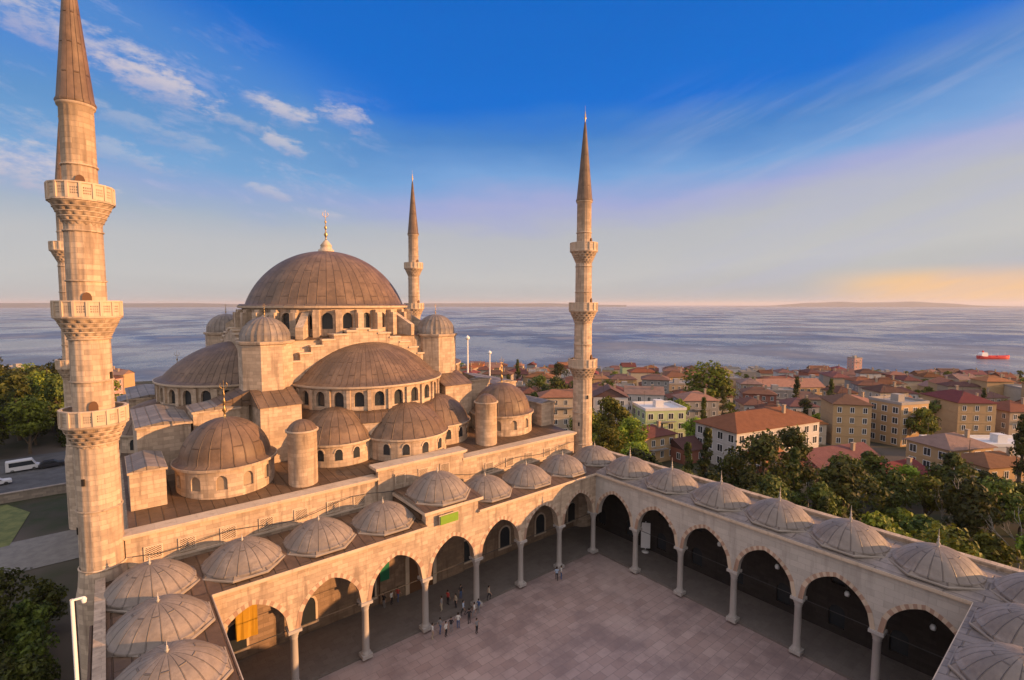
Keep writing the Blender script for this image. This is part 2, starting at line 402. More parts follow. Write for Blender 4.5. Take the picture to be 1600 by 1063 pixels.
def tag(o, label=None, cat=None, group=None, kind=None):
    for k, v in (('label', label), ('category', cat), ('group', group), ('kind', kind)):
        if v: o[k] = v
    return o
def empty(name, loc, rz=0):
    o = bpy.data.objects.new(name, None); COL.objects.link(o); o.location = loc; o.rotation_euler.z = rz
    o['_w'] = list(loc); return o
def inst(me, name, parent=None, loc=(0,0,0), rz=0, sc=None):
    o = bpy.data.objects.new(name, me); COL.objects.link(o); o.parent = parent; o.location = loc; o.rotation_euler.z = rz
    if sc: o.scale = sc
    return o
def dup(root, loc=None, rz=None, sc=None):
    c = root.copy(); COL.objects.link(c)
    if loc is not None: c.location = loc
    if rz is not None: c.rotation_euler.z = rz
    if sc is not None: c.scale = sc
    for ch in root.children:
        d = ch.copy(); COL.objects.link(d); d.parent = c
        for g in ch.children:
            e = g.copy(); COL.objects.link(e); e.parent = d
    return c
def struct(mb, name, mats): return tag(mb.build(name, mats), kind='structure')
def cap(r, h, z, n=8, r_end=0.0):
    Rr = (r*r+h*h)/(2*h); a1 = math.asin(min(1, r/Rr)) if h <= r else PI-math.asin(r/Rr)
    return [(max(r_end, Rr*math.sin(a1*(1-i/n))), z+h-Rr+Rr*math.cos(a1*(1-i/n))) for i in range(n+1)]
def finial(x, y, z, h, parent, big=.22):
    m = MB(); b = big
    pr = [(b*1.3, z-.15), (b*.4, z+.02*h), (b*.35, z+.12*h), (b, z+.2*h), (b*.3, z+.29*h), (b*.25, z+.36*h), (b*.8, z+.43*h), (b*.22, z+.5*h),
          (b*.2, z+.56*h), (b*.55, z+.61*h), (b*.16, z+.67*h), (b*.12, z+.8*h), (.02, z+h)]
    m.lathe(pr, (x, y), 8)
    cz = z+.86*h; rr = .09*h                                     # crescent
    for i in range(10):
        a, b2 = -PI*1.25+i*PI*1.5/10, -PI*1.25+(i+1)*PI*1.5/10
        m.tube((x+rr*math.cos(a), y, cz+rr*math.sin(a)), (x+rr*math.cos(b2), y, cz+rr*math.sin(b2)), big*.14, n=4)
    return m.build('finial', M['gold'], parent)

# ------------------------------------------------------------------ terrain
def sst(x): x = min(1, max(0, x)); return x*x*(3-2*x)
NX, NY = .72, .694
def shore_s(x, y):
    t = -NY*x+NX*y
    return 442-.45*max(0, t-150)+8*math.sin(t*.021)
def gz(x, y):
    d = math.hypot(max(0, x-10), max(0, y-76) if x > -60 else 0)
    s = NX*x+NY*y; sh = shore_s(x, y)
    k = min(1, max(0, (s-60)/max(60, sh-90)))
    z = -33.6*k - 5.0*sst(d/22)*(1-k)
    if s > sh-14: z = min(z, -33.6-(s-sh+14)*.11)
    return max(z, -60)
def ax(vals):
    return vals
xs = [-40000,-15000,-5000,-2000,-900,-500,-300]+[-200+i*14 for i in range(15)]+[9.9+i*5 for i in range(8)]+[60+i*15 for i in range(45)]+[800,1000,1400,2200,4000,9000,20000,40000]
ys = [-40000,-12000,-4000,-1500,-700,-400]+[-260+i*14 for i in range(24)]+[76+i*5 for i in range(8)]+[120+i*15 for i in range(36)]+[760,1000,1500,2500,5000,12000,40000]
m = MB()
m.grid([[(x, y, gz(x, y)-.06) for x in xs] for y in ys], [[(x, y) for x in xs] for y in ys])
struct(m, 'ground', M['ground'])
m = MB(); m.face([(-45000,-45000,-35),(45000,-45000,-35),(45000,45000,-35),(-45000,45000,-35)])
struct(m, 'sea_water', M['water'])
# distant coasts
M['hill'] = ground_mat('far_coast', (.06,.07,.055), (.11,.10,.08), .002)
def hills(h0, h1, dist, hf, name):
    m = MB(); n = 150; rows = []
    for j, (dd, q) in enumerate(((0, 0), (500, .55), (1100, .9), (1900, 1), (3200, .7), (5200, 0))):
        row = []
        for i in range(n+1):
            a = R(h0+(h1-h0)*i/n); r = dist+dd
            z = -36+hf(i/n)*q*(1+.04*math.sin(i*.37+j))
            row.append((CAM[0]+r*math.sin(a), CAM[1]+r*math.cos(a), z))
        rows.append(row)
    m.grid(rows, [[(p[0], p[1]) for p in r] for r in rows])
    return struct(m, name, M['hill'])
def wob(x, s): return .5+.26*math.sin(x*7+s)+.10*math.sin(x*17+2*s)+.04*math.sin(x*33+3*s)
hills(-14, 52, 15000, lambda x: 50+100*wob(x, 1.3)*sst(min(x, 1-x)*6), 'hills')
hills(62, 86, 17000, lambda x: 10+190*wob(x, 4.1)*sst(min(x, 1-x)*3), 'hills')

# ------------------------------------------------------------------ courtyard
S, SX = 6.5, 6.6
X0, X1 = -7*SX, 0.0           # inner faces of the side arcades
XL, XR = X0-6.6, 7.0          # outer faces
YF, YB = -6*S, 0.0
m = MB(); m.box(X0-.6, X1+.6, YF-.6, YB+.6, -.3, -.02)
struct(m, 'courtyard_floor', M['paving'])
m = MB()
m.box(XL, X0-.6, YF-7, 7.6, -.3, .25); m.box(X1+.6, XR, YF-7, 7.6, -.3, .25); m.box(X0-.6, X1+.6, YB+.6, 7.6, -.3, .25); m.box(X0-.6, X1+.6, YF-7, YF-.6, -.3, .25)
struct(m, 'arcade_pavement', M['gallery'])
SPR, AK = 6.0, .30
def column_mesh():
    m = MB()
    m.box(-.52,.52,-.52,.52,.25,.6); m.lathe([(.46,.6),(.46,.75),(.37,.85),(.35,1.0),(.32,5.0),(.36,5.05),(.34,5.15),(.5,5.6),(.56,5.75)], (0,0), 14)
    m.box(-.58,.58,-.58,.58,5.75,SPR+.02)
    return m.mesh('column', [M['column']])
COLM = column_mesh()
def dome_mesh():
    m = MB()
    m.lathe([(3.5,-.02),(3.5,.10),(3.4,.16)], (0,0), 8, a0=PI/8, a1=PI/8+2*PI, mat=1, smooth=False)
    m.lathe([(3.38,.14),(3.14,.36)], (0,0), 8, a0=PI/8, a1=PI/8+2*PI, mat=0, smooth=False, seams=16)
    m.lathe([(3.12,.22),(3.12,.38),(3.02,.42)]+cap(2.98, 1.55, .42, 10, .03), (0,0), 40, mat=0, seams=20)
    return m.mesh('dome', [M['leadg'], M['leadpale2']])
DOMEM = dome_mesh()
def small_finial():
    m = MB(); m.lathe([(.14,-.1),(.06,.1),(.16,.32),(.05,.5),(.11,.66),(.04,.8),(.07,.92),(.02,1.0),(.018,1.6)], (0,0), 8)
    return m.mesh('finial', [M['leadpale']])
FINM = small_finial()
def ROS():
    m = MB(); m.lathe([(.36,0),(.36,.06),(.25,.07),(.22,.03),(.02,.03)], (0,0), 14)
    me = m.mesh('rosette', [M['dark_stone']]); return me
ROSM = ROS()
def place_child(me, name, parent, loc, rz=0, rx=0, sc=None):
    w0 = parent['_w']; o = inst(me, name, parent, (loc[0]-w0[0], loc[1]-w0[1], loc[2]-w0[2]), rz, sc)
    if rx: o.rotation_euler.x = rx
    o['_w'] = list(loc)
    return o
def arcade(root, org, du, dd, n, step, raised=None, ends=(1,1), cols=None, backwin=True, domes=None, skipcol=(), uback=(0,0)):
    """arched front: u runs along du from org, depth along dd away from the court."""
    P = lambda u, d, z: (org[0]+du[0]*u+dd[0]*d, org[1]+du[1]*u+dd[1]*d, z)
    L = n*step; TH = .75
    fw = MB(); rg = MB()
    for k in range(n):
        u0, u1 = k*step, (k+1)*step
        top = 11.25 if k != raised else 12.7
        fw.arch(P, u0, u1, SPR, top, (u0+u1)/2, (u1-u0)/2-.46, SPR, AK, TH, n=9)
        rg.ring(P, (u0+u1)/2, (u1-u0)/2-.47, (u1-u0)/2-.06, SPR, AK, -.03, .05, n=11, alt=1)
        fw.face([P(u0,0,SPR), P(u0+.46,0,SPR), P(u0+.46,TH,SPR), P(u0,TH,SPR)]); fw.face([P(u1-.46,0,SPR), P(u1,0,SPR), P(u1,TH,SPR), P(u1-.46,TH,SPR)])
    if raised is not None:
        for uu in (raised*step, (raised+1)*step): fw.prism([(uu-.1 if uu > raised*step else uu-.02, 11.2), (uu+.02 if uu > raised*step else uu+.1, 11.2), (uu+.02 if uu > raised*step else uu+.1, 12.7), (uu-.1 if uu > raised*step else uu-.02, 12.7)], P, -.003, 2.5)
    fw.build('arched_wall', M['stone2'] if root['_pale'] else M['stone'], root); rg.build('archivolt', [M['trim'], M['red_stone']], root)
    co = MB()
    segs = [(-uback[0], L+uback[1])] if raised is None else [(-uback[0], raised*step), ((raised+1)*step, L+uback[1])]
    for a, b in segs:
        co.prism([(a,11.25),(b,11.25),(b,11.45),(a,11.45)], P, -.12, 7.0); co.prism([(a-.0,11.45),(b+.0,11.45),(b,11.72),(a,11.72)], P, -.42, 7.0)
    if raised is not None:
        a, b = raised*step, (raised+1)*step
        co.prism([(a-.15,12.7),(b+.15,12.7),(b+.15,12.9),(a-.15,12.9)], P, -.15, 7.0); co.prism([(a-.4,12.9),(b+.4,12.9),(b+.4,13.2),(a-.4,13.2)], P, -.5, 7.0)
    co.build('cornice', M['trim'], root)
    rf = MB()
    for a, b in segs:
        q = [P(a,-.36,11.73), P(b,-.36,11.73), P(b,3.2,12.25), P(a,3.2,12.25)]
        rf.face(q); rf.face([P(a,3.2,12.25), P(b,3.2,12.25), P(b,7.0,12.05), P(a,7.0,12.05)])
    if raised is not None:
        a, b = raised*step-.35, (raised+1)*step+.35
        rf.face([P(a,-.44,13.22), P(b,-.44,13.22), P(b,3.3,13.7), P(a,3.3,13.7)]); rf.face([P(a,3.3,13.7), P(b,3.3,13.7), P(b,7,13.5), P(a,7,13.5)])
        rf.prism([(a,12.1),(b,12.1),(b,12.68),(a,12.68)], P, .8, 6.99)
    rf.build('roof', M['leadg'] if root['_pale'] else M['terrace'], root)
    ang = math.atan2(du[1], du[0])
    for k in range(n+1):
        if k in skipcol: continue
        place_child(COLM, 'column', root, P(k*step, TH/2, 0), ang)
        p = P(k*step, -.005, 9.1); o = place_child(ROSM, 'rosette', root, p, math.atan2(dd[1], dd[0])+PI/2, PI/2)
        if k < n:
            tr_ = MB(); a_, b_ = P(k*step+.5, TH/2, SPR-.1), P((k+1)*step-.5, TH/2, SPR-.1); tr_.tube(a_, b_, .035, n=4); tr_.build('tie_rod', M['iron'], root)
        # transverse arch back to the wall
        Pt = lambda u, d, z, uu=k*step: P(uu-.3+d, u, z)
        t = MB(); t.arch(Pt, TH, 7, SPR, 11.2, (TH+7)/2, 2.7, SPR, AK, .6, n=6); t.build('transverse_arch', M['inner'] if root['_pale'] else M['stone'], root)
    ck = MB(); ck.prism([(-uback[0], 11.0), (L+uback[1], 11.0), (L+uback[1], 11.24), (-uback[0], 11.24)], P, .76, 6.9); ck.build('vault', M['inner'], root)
    for k in (domes or range(n)):
        c = P((k+.5)*step, 3.2, 0)
        zb = 11.95 if k != raised else 13.35
        s_ = (1,1,1) if k != raised else (1.1,1.1,1.25)
        d = place_child(DOMEM, 'dome', root, (c[0], c[1], zb), 0, sc=s_)
        f = inst(FINM, 'finial', d, (0,0,1.95), sc=(1,1,1) if root['_pale'] else (.9,.9,.45))
    return P
def backwall(root, P, ua, ub, n, zt, nm='wall', door=None, d=7.0, lower=True):
    wl = MB(); st = (ub-ua)/n
    for k in range(n):
        u0 = ua+k*st; uc = u0+st/2
        if door == k:
            wl.arch(P, u0, u0+st, .25, zt, uc, 1.35, 3.6, .3, .5, sill=None)
        else:
            wl.arch(P, u0, u0+st, .25, 4.6, uc, .75, 2.6, .0, .5, sill=1.0, mat=0)
            wl.arch(P, u0, u0+st, 4.6, zt, uc, .62, 7.2, .35, .5, sill=5.6, mat=0)
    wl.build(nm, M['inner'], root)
    for k in range(n):
        uc = ua+(k+.5)*st
        g = MB()
        if door == k:
            g.archfill(P, uc, 1.35, .25, 3.6, .3, .3, 0); g.build('door', M['wood'], root)
        else:
            g.archfill(P, uc, .75, 1.0, 2.6, 0, .3, 0); g.build('window', M['glass'], root)
            g = MB(); g.archfill(P, uc, .62, 5.6, 7.2, .35, .3, 0); g.build('window', M['glass'], root)
# -- the four ranges
P_off = lambda org, du, dd: (lambda u, d, z: (org[0]+du[0]*u+dd[0]*(7+d), org[1]+du[1]*u+dd[1]*(7+d), z))
hallp = empty('courtyard_portico', (-23.1, 3.5, 0)); hallp['_pale'] = 0
tag(hallp, 'domed stone portico along the foot of the mosque facade, sunlit, with seven open arches', 'portico')
PH = arcade(hallp, (X0, YB), (1,0), (0,1), 7, SX, raised=3, uback=(6.6, 7.0))
for cx in (X0-3.3, 3.4):
    d = place_child(DOMEM, 'dome', hallp, (cx, 3.3, 11.98)); inst(FINM, 'finial', d, (0,0,1.95), sc=(.9,.9,.5))
rr_ = empty('courtyard_arcade', (3.5, -19.5, 0)); rr_['_pale'] = 1
tag(rr_, 'shaded domed arcade on the right side of the courtyard with dark open arches', 'arcade')
arcade(rr_, (X1, YB), (0,-1), (1,0), 6, S, skipcol=(0,), uback=(-.0, 7.0))
PR = lambda u, d, z: (X1+d, YB-u, z)
backwall(rr_, lambda u, d, z: (6.5+d*1.0, YB-u, z), -7, 46, 10, 11.2, d=0)
d = place_child(DOMEM, 'dome', rr_, (3.4, YF-3.4, 11.98)); inst(FINM, 'finial', d, (0,0,1.95), sc=(.9,.9,.5))
ll_ = empty('courtyard_arcade', (-49.5, -19.5, 0)); ll_['_pale'] = 0
tag(ll_, 'lead roofed arcade with low domes at the bottom left corner, beside the big minaret', 'arcade')
arcade(ll_, (X0, YB), (0,-1), (-1,0), 6, S, skipcol=(0,), uback=(0, 7.0))
backwall(ll_, lambda u, d, z: (XL+.6-d, YB-u, z), -7, 46, 8, 11.2)
ff_ = empty('courtyard_arcade', (-23.1, -42.5, 0)); ff_['_pale'] = 1
tag(ff_, 'entrance side arcade whose grey lead roof shows in the bottom right corner', 'arcade')
arcade(ff_, (X0, YF), (1,0), (0,-1), 7, SX, skipcol=(0,7), uback=(0,0))
backwall(ff_, lambda u, d, z: (X0+u, YF-6.5-d, z), -6.6, 53, 9, 11.2)
# parapet coping along the outer edges
for (a, b, c_, d_, r_) in ((6.6, 7.1, YF-7.1, 7.4, rr_), (XL-.05, XL+.4, YF-7.1, 6.4, ll_)):
    m = MB(); m.box(a, b, c_, d_, 11.2, 12.35); m.box(a-.1, b+.1, c_, d_, 12.35, 12.5); m.build('parapet', M['stone'], r_)

# ------------------------------------------------------------------ prayer hall
HX, HY = -23.1, 37.5
hall = empty('prayer_hall', (HX, HY, 0))
tag(hall, 'great domed stone mosque prayer hall with cascading semidomes, lit orange by low sun', 'mosque')
# main body
m = MB()
m.box(HX-27.6, HX+26.6, 8.0, 67, 0, 15.0)
m.build('wall', M['stone'], hall)
PF = lambda u, d, z: (u, 8.0+d, z)
# facade face above the portico: lattice windows
m = MB(); m.box(HX-27.8, HX-5.2, 7.72, 7.995, 11.3, 14.75); m.box(HX+6.3, HX+26.8, 7.72, 7.995, 11.3, 14.75)
m.box(HX-5.2, HX+6.3, 7.4, 7.99, 11.3, 15.9)
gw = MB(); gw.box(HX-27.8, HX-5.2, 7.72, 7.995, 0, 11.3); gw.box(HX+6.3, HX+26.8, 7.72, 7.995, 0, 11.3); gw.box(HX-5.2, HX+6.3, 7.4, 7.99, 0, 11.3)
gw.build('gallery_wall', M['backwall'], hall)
m.build('facade', M['stone'], hall)
m = MB()
for a, b, z, o_ in ((HX-27.9, HX-5.2, 14.75, 0), (HX+6.3, HX+26.9, 14.75, 0), (HX-5.45, HX+6.55, 15.9, .3)):
    m.box(a, b, 7.5-o_, 9.0, z, z+.16); m.box(a-.1, b+.1, 7.32-o_, 9.05, z+.16, z+.4)
m.build('cornice', M['trim'], hall)
for a, b in ((HX-27.6, HX-5.2), (HX+6.3, HX+26.6)):
    m = MB(); m.box(a, b, 7.55, 7.72, 12.1, 12.28); m.build('string_course', M['trim'], hall)
def lattice(cx, y, z0, w_, h_, parent, nx=6, nz=5):
    m = MB(); y0, y1 = y-.10, y
    m.box(cx-w_/2-.12, cx+w_/2+.12, y0, y1, z0-.12, z0); m.box(cx-w_/2-.12, cx+w_/2+.12, y0, y1, z0+h_, z0+h_+.12)
    m.box(cx-w_/2-.12, cx-w_/2, y0, y1, z0, z0+h_); m.box(cx+w_/2, cx+w_/2+.12, y0, y1, z0, z0+h_)
    Pm = lambda u, d, z: (u, y-.07+d, z)
    for i in range(-nz, nx+1):
        for sg in (1, -1):
            dx_ = w_/nx
            # diagonal bars clipped to the panel
            a = cx-w_/2+i*dx_; 
            p = [(a, z0), (a+h_, z0+h_)]
            lo, hi = cx-w_/2, cx+w_/2
            (ua, za), (ub, zb) = p
            if ua < lo: za += lo-ua; ua = lo
            if ub > hi: zb -= ub-hi; ub = hi
            if ub <= ua or zb <= za: continue
            if sg < 0: ua, ub = 2*cx-ua, 2*cx-ub
            m.tube((ua, y-.045+.02*sg, za), (ub, y-.045+.02*sg, zb), .045, n=4)
    m.box(cx-w_/2, cx+w_/2, y-.012, y-.003, z0, z0+h_, mat=1)
    return m.build('lattice_window', [M['trim'], M['shade']], parent)
for cx in (-49.0,-46.5,-43.2,-39.9,-36.6,-33.3,-30.4,-12.5,-9,-5.5,-2.0,1.2):
    lattice(cx, 7.715, 12.55, 1.15, 1.05, hall)
for cx in (-25.6,-22.6,-19.6): lattice(cx, 7.395, 13.9, 1.1, 1.1, hall)
for k, cx in enumerate([X0-3.3+i*SX for i in range(9)]):
    if k == 4:
        m = MB(); m.archfill(PF, cx, 1.6, .26, 4.6, .3, -.72, 0, th=.1); m.build('door', M['wood'], hall)
        m = MB(); m.ring(PF, cx, 1.6, 2.1, 4.6, .3, -.80, .19); m.box(cx-2.1, cx-1.6, 7.2, 7.4, .26, 4.6); m.box(cx+1.6, cx+2.1, 7.2, 7.4, .26, 4.6); m.build('door_frame', M['trim'], hall)
    else:
        for (z0, zs, a, kk) in ((1.2, 3.2, .85, 0.0), (5.4, 7.6, .8, .3)):
            m = MB(); m.archfill(PF, cx, a, z0, zs, kk, -.32, 0, th=.035)
            m.ring(PF, cx, a, a+.22, zs, kk, -.37, .1, 1); m.box(cx-a-.22, cx-a, 7.63, 7.72, z0, zs, 1); m.box(cx+a, cx+a+.22, 7.63, 7.72, z0, zs, 1); m.box(cx-a-.3, cx+a+.3, 7.58, 7.72, z0-.2, z0, 1)
            m.build('window', [M['glass'], M['trim']], hall)
# terrace roof
m = MB()
for (a, b) in ((HX-27.5, HX-5.3), (HX-5.3, HX+6.3), (HX+6.3, HX+26.5)):
    m.face([(a,9.0,15.17),(b,9.0,15.17),(b,18,15.9),(a,18,15.9)])
m.face([(HX-27.5,18,15.9),(HX+26.5,18,15.9),(HX+26.5,57,15.9),(HX-27.5,57,15.9)])
m.face([(HX-27.5,57,15.9),(HX+26.5,57,15.9),(HX+26.5,66.9,15.1),(HX-27.5,66.9,15.1)])
m.build('terrace_roof', M['terrace'], hall)
# cores
m = MB()
m.box(HX-13.4, HX+13.4, HY-13.4, HY+13.4, 15.5, 29.9)
m.build('central_block', M['stone'], hall)
m = MB()
zc, zb = 30.55, 29.93
A = [(HX-13.6,HY-13.6),(HX+13.6,HY-13.6),(HX+13.6,HY+13.6),(HX-13.6,HY+13.6)]
B = [(HX+12.3*math.cos(q), HY+12.3*math.sin(q)) for q in (-3*PI/4, -PI/4, PI/4, 3*PI/4)]
for k in range(4):
    a, b = A[k], A[(k+1) % 4]; c_, d_ = B[(k+1) % 4], B[k]
    m.face([(*a, zb), (*b, zb), (*c_, zc), (*d_, zc)])
m.box(HX-8.7, HX+8.7, HY-8.7, HY+8.7, 30.3, 30.6)
m.build('block_roof', M['terrace'], hall)

def rot(k):      # quarter turn frames about the hall centre: maps local (x right, y outward)->world, k=0 front
    def W(x, y, z):
        if k == 0: return (HX+x, HY-y, z)
        if k == 1: return (HX-y, HY-x, z)     # left side
        if k == 2: return (HX+y, HY+x, z)     # right side
        return (HX-x, HY+y, z)
    return W
def rotang(k): return {0: -PI/2, 1: PI, 2: 0, 3: PI/2}[k]
SR = 10.4
for k in range(4):
    W = rot(k); out = rotang(k); c = W(.9 if k == 0 else 0, 12.8, 0)[:2]
    # stepped great arch
    prof = [(-12.6, 20.0)]
    for i, (x, z) in enumerate(((-12.6,24.9),(-11.2,26.0),(-9.9,27.1),(-8.6,28.1),(-7.2,29.0),(-5.7,29.75),(-4.1,30.4),(-2.3,30.85),(-.9,31.1))):
        if i: prof.append((x, prof[-1][1]))
        prof.append((x, z))
    prof += [(-p[0], p[1]) for p in reversed(prof)]
    Pw = lambda u, d, z, W=W: W(u, 14.2-d, z)
    m = MB(); m.prism(prof, Pw, 0, 2.2, 0)
    m.build('great_arch', M['stone'], hall)
    m = MB()       # coping on the steps
    for i in range(1, len(prof)//2*2-1):
        a, b = prof[i], prof[i+1] if i+1 < len(prof) else prof[i]
        if abs(a[1]-b[1]) < 1e-6 and a[1] > 21:
            lo, hi = min(a[0], b[0])-.12, max(a[0], b[0])+.12
            m.prism([(lo, a[1]), (hi, a[1]), (hi, a[1]+.22), (lo, a[1]+.22)], Pw, -.18, 2.35)
    m.build('arch_coping', M['trim'], hall)
    # semidome
    m = MB()
    m.lathe([(SR+.45, 24.35), (SR-.3, 24.62)]+cap(SR-.45, 4.75, 24.62, 12, .02), c, 48, out-PI/2, out+PI/2, seams=40)
    sd_ = m.build('semidome', M['lead'], hall)
    m = MB(); m.lathe([(SR, 24.0), (SR+.45, 24.12), (SR+.5, 24.36), (SR, 24.37)], c, 48, out-PI/2, out+PI/2, smooth=False); m.build('cornice', M['trim'], hall)
    nw = 13
    Pc = lambda u, d, z, c=c, out=out: (c[0]+(SR-d)*math.cos(out+u/SR), c[1]+(SR-d)*math.sin(out+u/SR), z)
    m = MB(); half = SR*PI/2
    for i in range(nw):
        u0 = -half+i*2*half/nw; u1 = -half+(i+1)*2*half/nw
        m.arch(Pc, u0, u1, 21.3, 24.05, (u0+u1)/2, .62, 23.0, .1, .45, sill=21.75, n=4, back=False)
    for i in range(nw+1):
        u0 = -half+i*2*half/nw
        m.prism([(u0-.22, 21.3), (u0+.22, 21.3), (u0+.22, 23.9), (u0-.22, 23.9)], Pc, -.28, .1)
    dr = m.build('semidome_drum', M['stone'], hall)
    if k < 3:
        for i in range(nw):
            uc = -half+(i+.5)*2*half/nw
            g = MB(); g.archfill(Pc, uc, .62, 21.75, 23.0, .1, .38, 0, 4); g.build('window', M['glass'], dr)
    m = MB(); m.lathe([(SR+.1, 21.32), (SR+.75, 21.05), (SR+1.6, 20.0)], c, 30, out-PI/2, out+PI/2, seams=40, smooth=False); m.build('skirt_roof', M['terrace'], hall)
    m = MB(); m.lathe([(SR+1.5, 15.6), (SR+1.5, 20.0), (SR+1.7, 20.05)], c, 30, out-PI/2, out+PI/2, smooth=False); m.build('apse_wall', M['stone'], hall)
    # exedrae
    for j, (ea, er, ed) in enumerate(((0, 5.3, 10.2), (-.76, 4.6, 10.4), (.76, 4.6, 10.4))):
        a = out+ea; ec = (c[0]+ed*math.cos(a), c[1]+ed*math.sin(a))
        if k == 0 and j == 0: ec = (ec[0]+1.0, ec[1])
        m = MB(); m.lathe([(er, 15.5), (er, 17.95)], ec, 24, a-PI*.62, a+PI*.62, smooth=False); ww = m.build('exedra_wall', M['stone'], hall)
        m = MB(); m.lathe([(er, 17.9), (er+.3, 18.0), (er+.35, 18.25), (er, 18.27)], ec, 24, a-PI*.62, a+PI*.62, smooth=False); m.build('cornice', M['trim'], hall)
        m = MB(); m.lathe([(er+.3, 18.27)]+cap(er, 3.4, 18.45, 8, .02), ec, 30, seams=24); m.build('exedra_dome', M['lead'], hall)
        if k == 3: continue
        Pe = lambda u, d, z, ec=ec, er=er, a=a: (ec[0]+(er-d)*math.cos(a+u/er), ec[1]+(er-d)*math.sin(a+u/er), z)
        for i in range(5):
            uc = (i-2)*er*.46
            g = MB(); g.archfill(Pe, uc, .42, 16.3, 17.2, .1, -.02, 0, 4, th=.03)
            g.ring(Pe, uc, .42, .56, 17.2, .1, -.08, .1, 1, 4); g.build('window', [M['glass'], M['trim']], ww)
# pier turrets
for sx in (-1, 1):
    for sy in (-1, 1):
        c = (HX+sx*12.5, HY+sy*13.0)
        m = MB(); m.lathe([(3.2, 15.5), (3.2, 29.6), (3.45, 29.75), (3.5, 30.05), (3.0, 30.1)], c, 8, a0=PI/8, a1=PI/8+2*PI, smooth=False)
        tr = m.build('pier_turret', M['stone'], hall)
        m = MB()
        m.lathe([(2.95, 30.08), (2.95, 30.9)]+cap(2.95, 2.2, 30.9, 8, .02), c, 96, seams=24, mod=lambda a, z: 1-.05*abs(math.sin(12*a)) if z < 33 else 1)
        m.build('ribbed_dome', M['leadg'], tr)
        finial(c[0], c[1], 33.05, 1.7, tr, .13)
        # buttress steps outward
        m = MB()
        m.box(c[0]-2.3, c[0]+2.3, *(sorted((c[1]+sy*2.6, c[1]+sy*6.6))), 15.5, 22.6)
        m.box(*(sorted((c[0]+sx*2.6, c[0]+sx*6.2))), c[1]-2.3, c[1]+2.3, 15.5, 22.6)
        m.build('buttress', M['stone'], hall)
        m = MB()
        ya, yb = c[1]+sy*2.4, c[1]+sy*6.8
        m.face([(c[0]-2.5,ya,24.2),(c[0]+2.5,ya,24.2),(c[0]+2.5,yb,22.62),(c[0]-2.5,yb,22.62)])
        for e in (-2.5, 2.5): m.face([(c[0]+e,ya,24.2),(c[0]+e,yb,22.62),(c[0]+e,ya,22.4)])
        xa, xb = c[0]+sx*2.4, c[0]+sx*6.4
        m.face([(xa,c[1]-2.5,24.2),(xa,c[1]+2.5,24.2),(xb,c[1]+2.5,22.62),(xb,c[1]-2.5,22.62)])
        for e in (-2.5, 2.5): m.face([(xa,c[1]+e,24.2),(xb,c[1]+e,22.62),(xa,c[1]+e,22.4)])
        m.build('buttress_roof', M['lead'], hall)
        # round stair turret by the facade
        c2 = (HX+sx*12.35+.1, HY+sy*26.6)
        m = MB(); m.lathe([(1.5, 15.2), (1.5, 20.9), (1.68, 21.0), (1.7, 21.2), (1.3, 21.25)], c2, 20); tt = m.build('round_turret', M['stone'], hall)
        m = MB(); m.lathe([(1.55, 21.22)]+cap(1.5, .95, 21.3, 5, .02), c2, 20, seams=12); m.build('turret_cap', M['lead'], tt)
        # corner dome
        c3 = (HX+sx*18.8, HY+sy*22.0)
        m = MB(); er = 4.65
        Pq = lambda u, d, z, c3=c3: (c3[0]+(4.65-d)*math.cos(u/4.65), c3[1]+(4.65-d)*math.sin(u/4.65), z)
        nn = 12; st = 2*PI*er/nn
        for i in range(nn):
            m.arch(Pq, i*st, (i+1)*st, 15.3, 18.05, (i+.5)*st, .5, 17.1, .15, .4, sill=16.2, n=4, back=False)
        m.lathe([(er, 18.05), (er+.3, 18.12), (er+.33, 18.38), (er-.1, 18.4)], c3, 36, smooth=False)
        cdm = m.build('corner_dome_drum', M['stone'], hall)
        if sy < 0:
            for i in range(nn):
                g = MB(); g.archfill(Pq, (i+.5)*st, .5, 16.2, 17.1, .15, .25, 0, 4); g.build('window', M['grille'], cdm)
        m = MB(); m.lathe([(er+.25, 18.4)]+cap(4.35, 4.0, 18.6, 10, .02), c3, 40, seams=24); cdo = m.build('corner_dome', M['lead'], hall)
        finial(c3[0], c3[1], 22.6, 4.0, cdo, .24)
# raised side blocks left and right of the hall
for sx in (-1, 1):
    for (xa, xb, ya, yb, zt) in ((21.3, 26.2, 21, 33, 21.3), (24.4, 27.2, 12.5, 19, 18.9), (16.2, 21.0, 21.5, 26.5, 22.2), (21.3, 26.2, 42, 54, 21.3), (16.2, 21.0, 48.5, 53.5, 22.2), (24.4, 27.2, 56, 62, 18.9)):
        a, b = sorted((HX+sx*xa, HX+sx*xb))
        m = MB(); m.box(a, b, ya, yb, 15.2, zt); m.box(a-.15, b+.15, ya-.15, yb+.15, zt, zt+.22); m.build('side_block', M['stone'], hall)
        m = MB(); q = (a+b)/2
        m.face([(a-.1,ya-.1,zt+.23),(a-.1,yb+.1,zt+.23),(q,yb+.1,zt+.6),(q,ya-.1,zt+.6)]); m.face([(q,ya-.1,zt+.6),(q,yb+.1,zt+.6),(b+.1,yb+.1,zt+.23),(b+.1,ya-.1,zt+.23)])
        m.face([(a-.1,ya-.1,zt+.23),(q,ya-.1,zt+.6),(b+.1,ya-.1,zt+.23)]); m.face([(a-.1,yb+.1,zt+.23),(q,yb+.1,zt+.6),(b+.1,yb+.1,zt+.23)])
        m.build('block_roof', M['leadg'], hall)
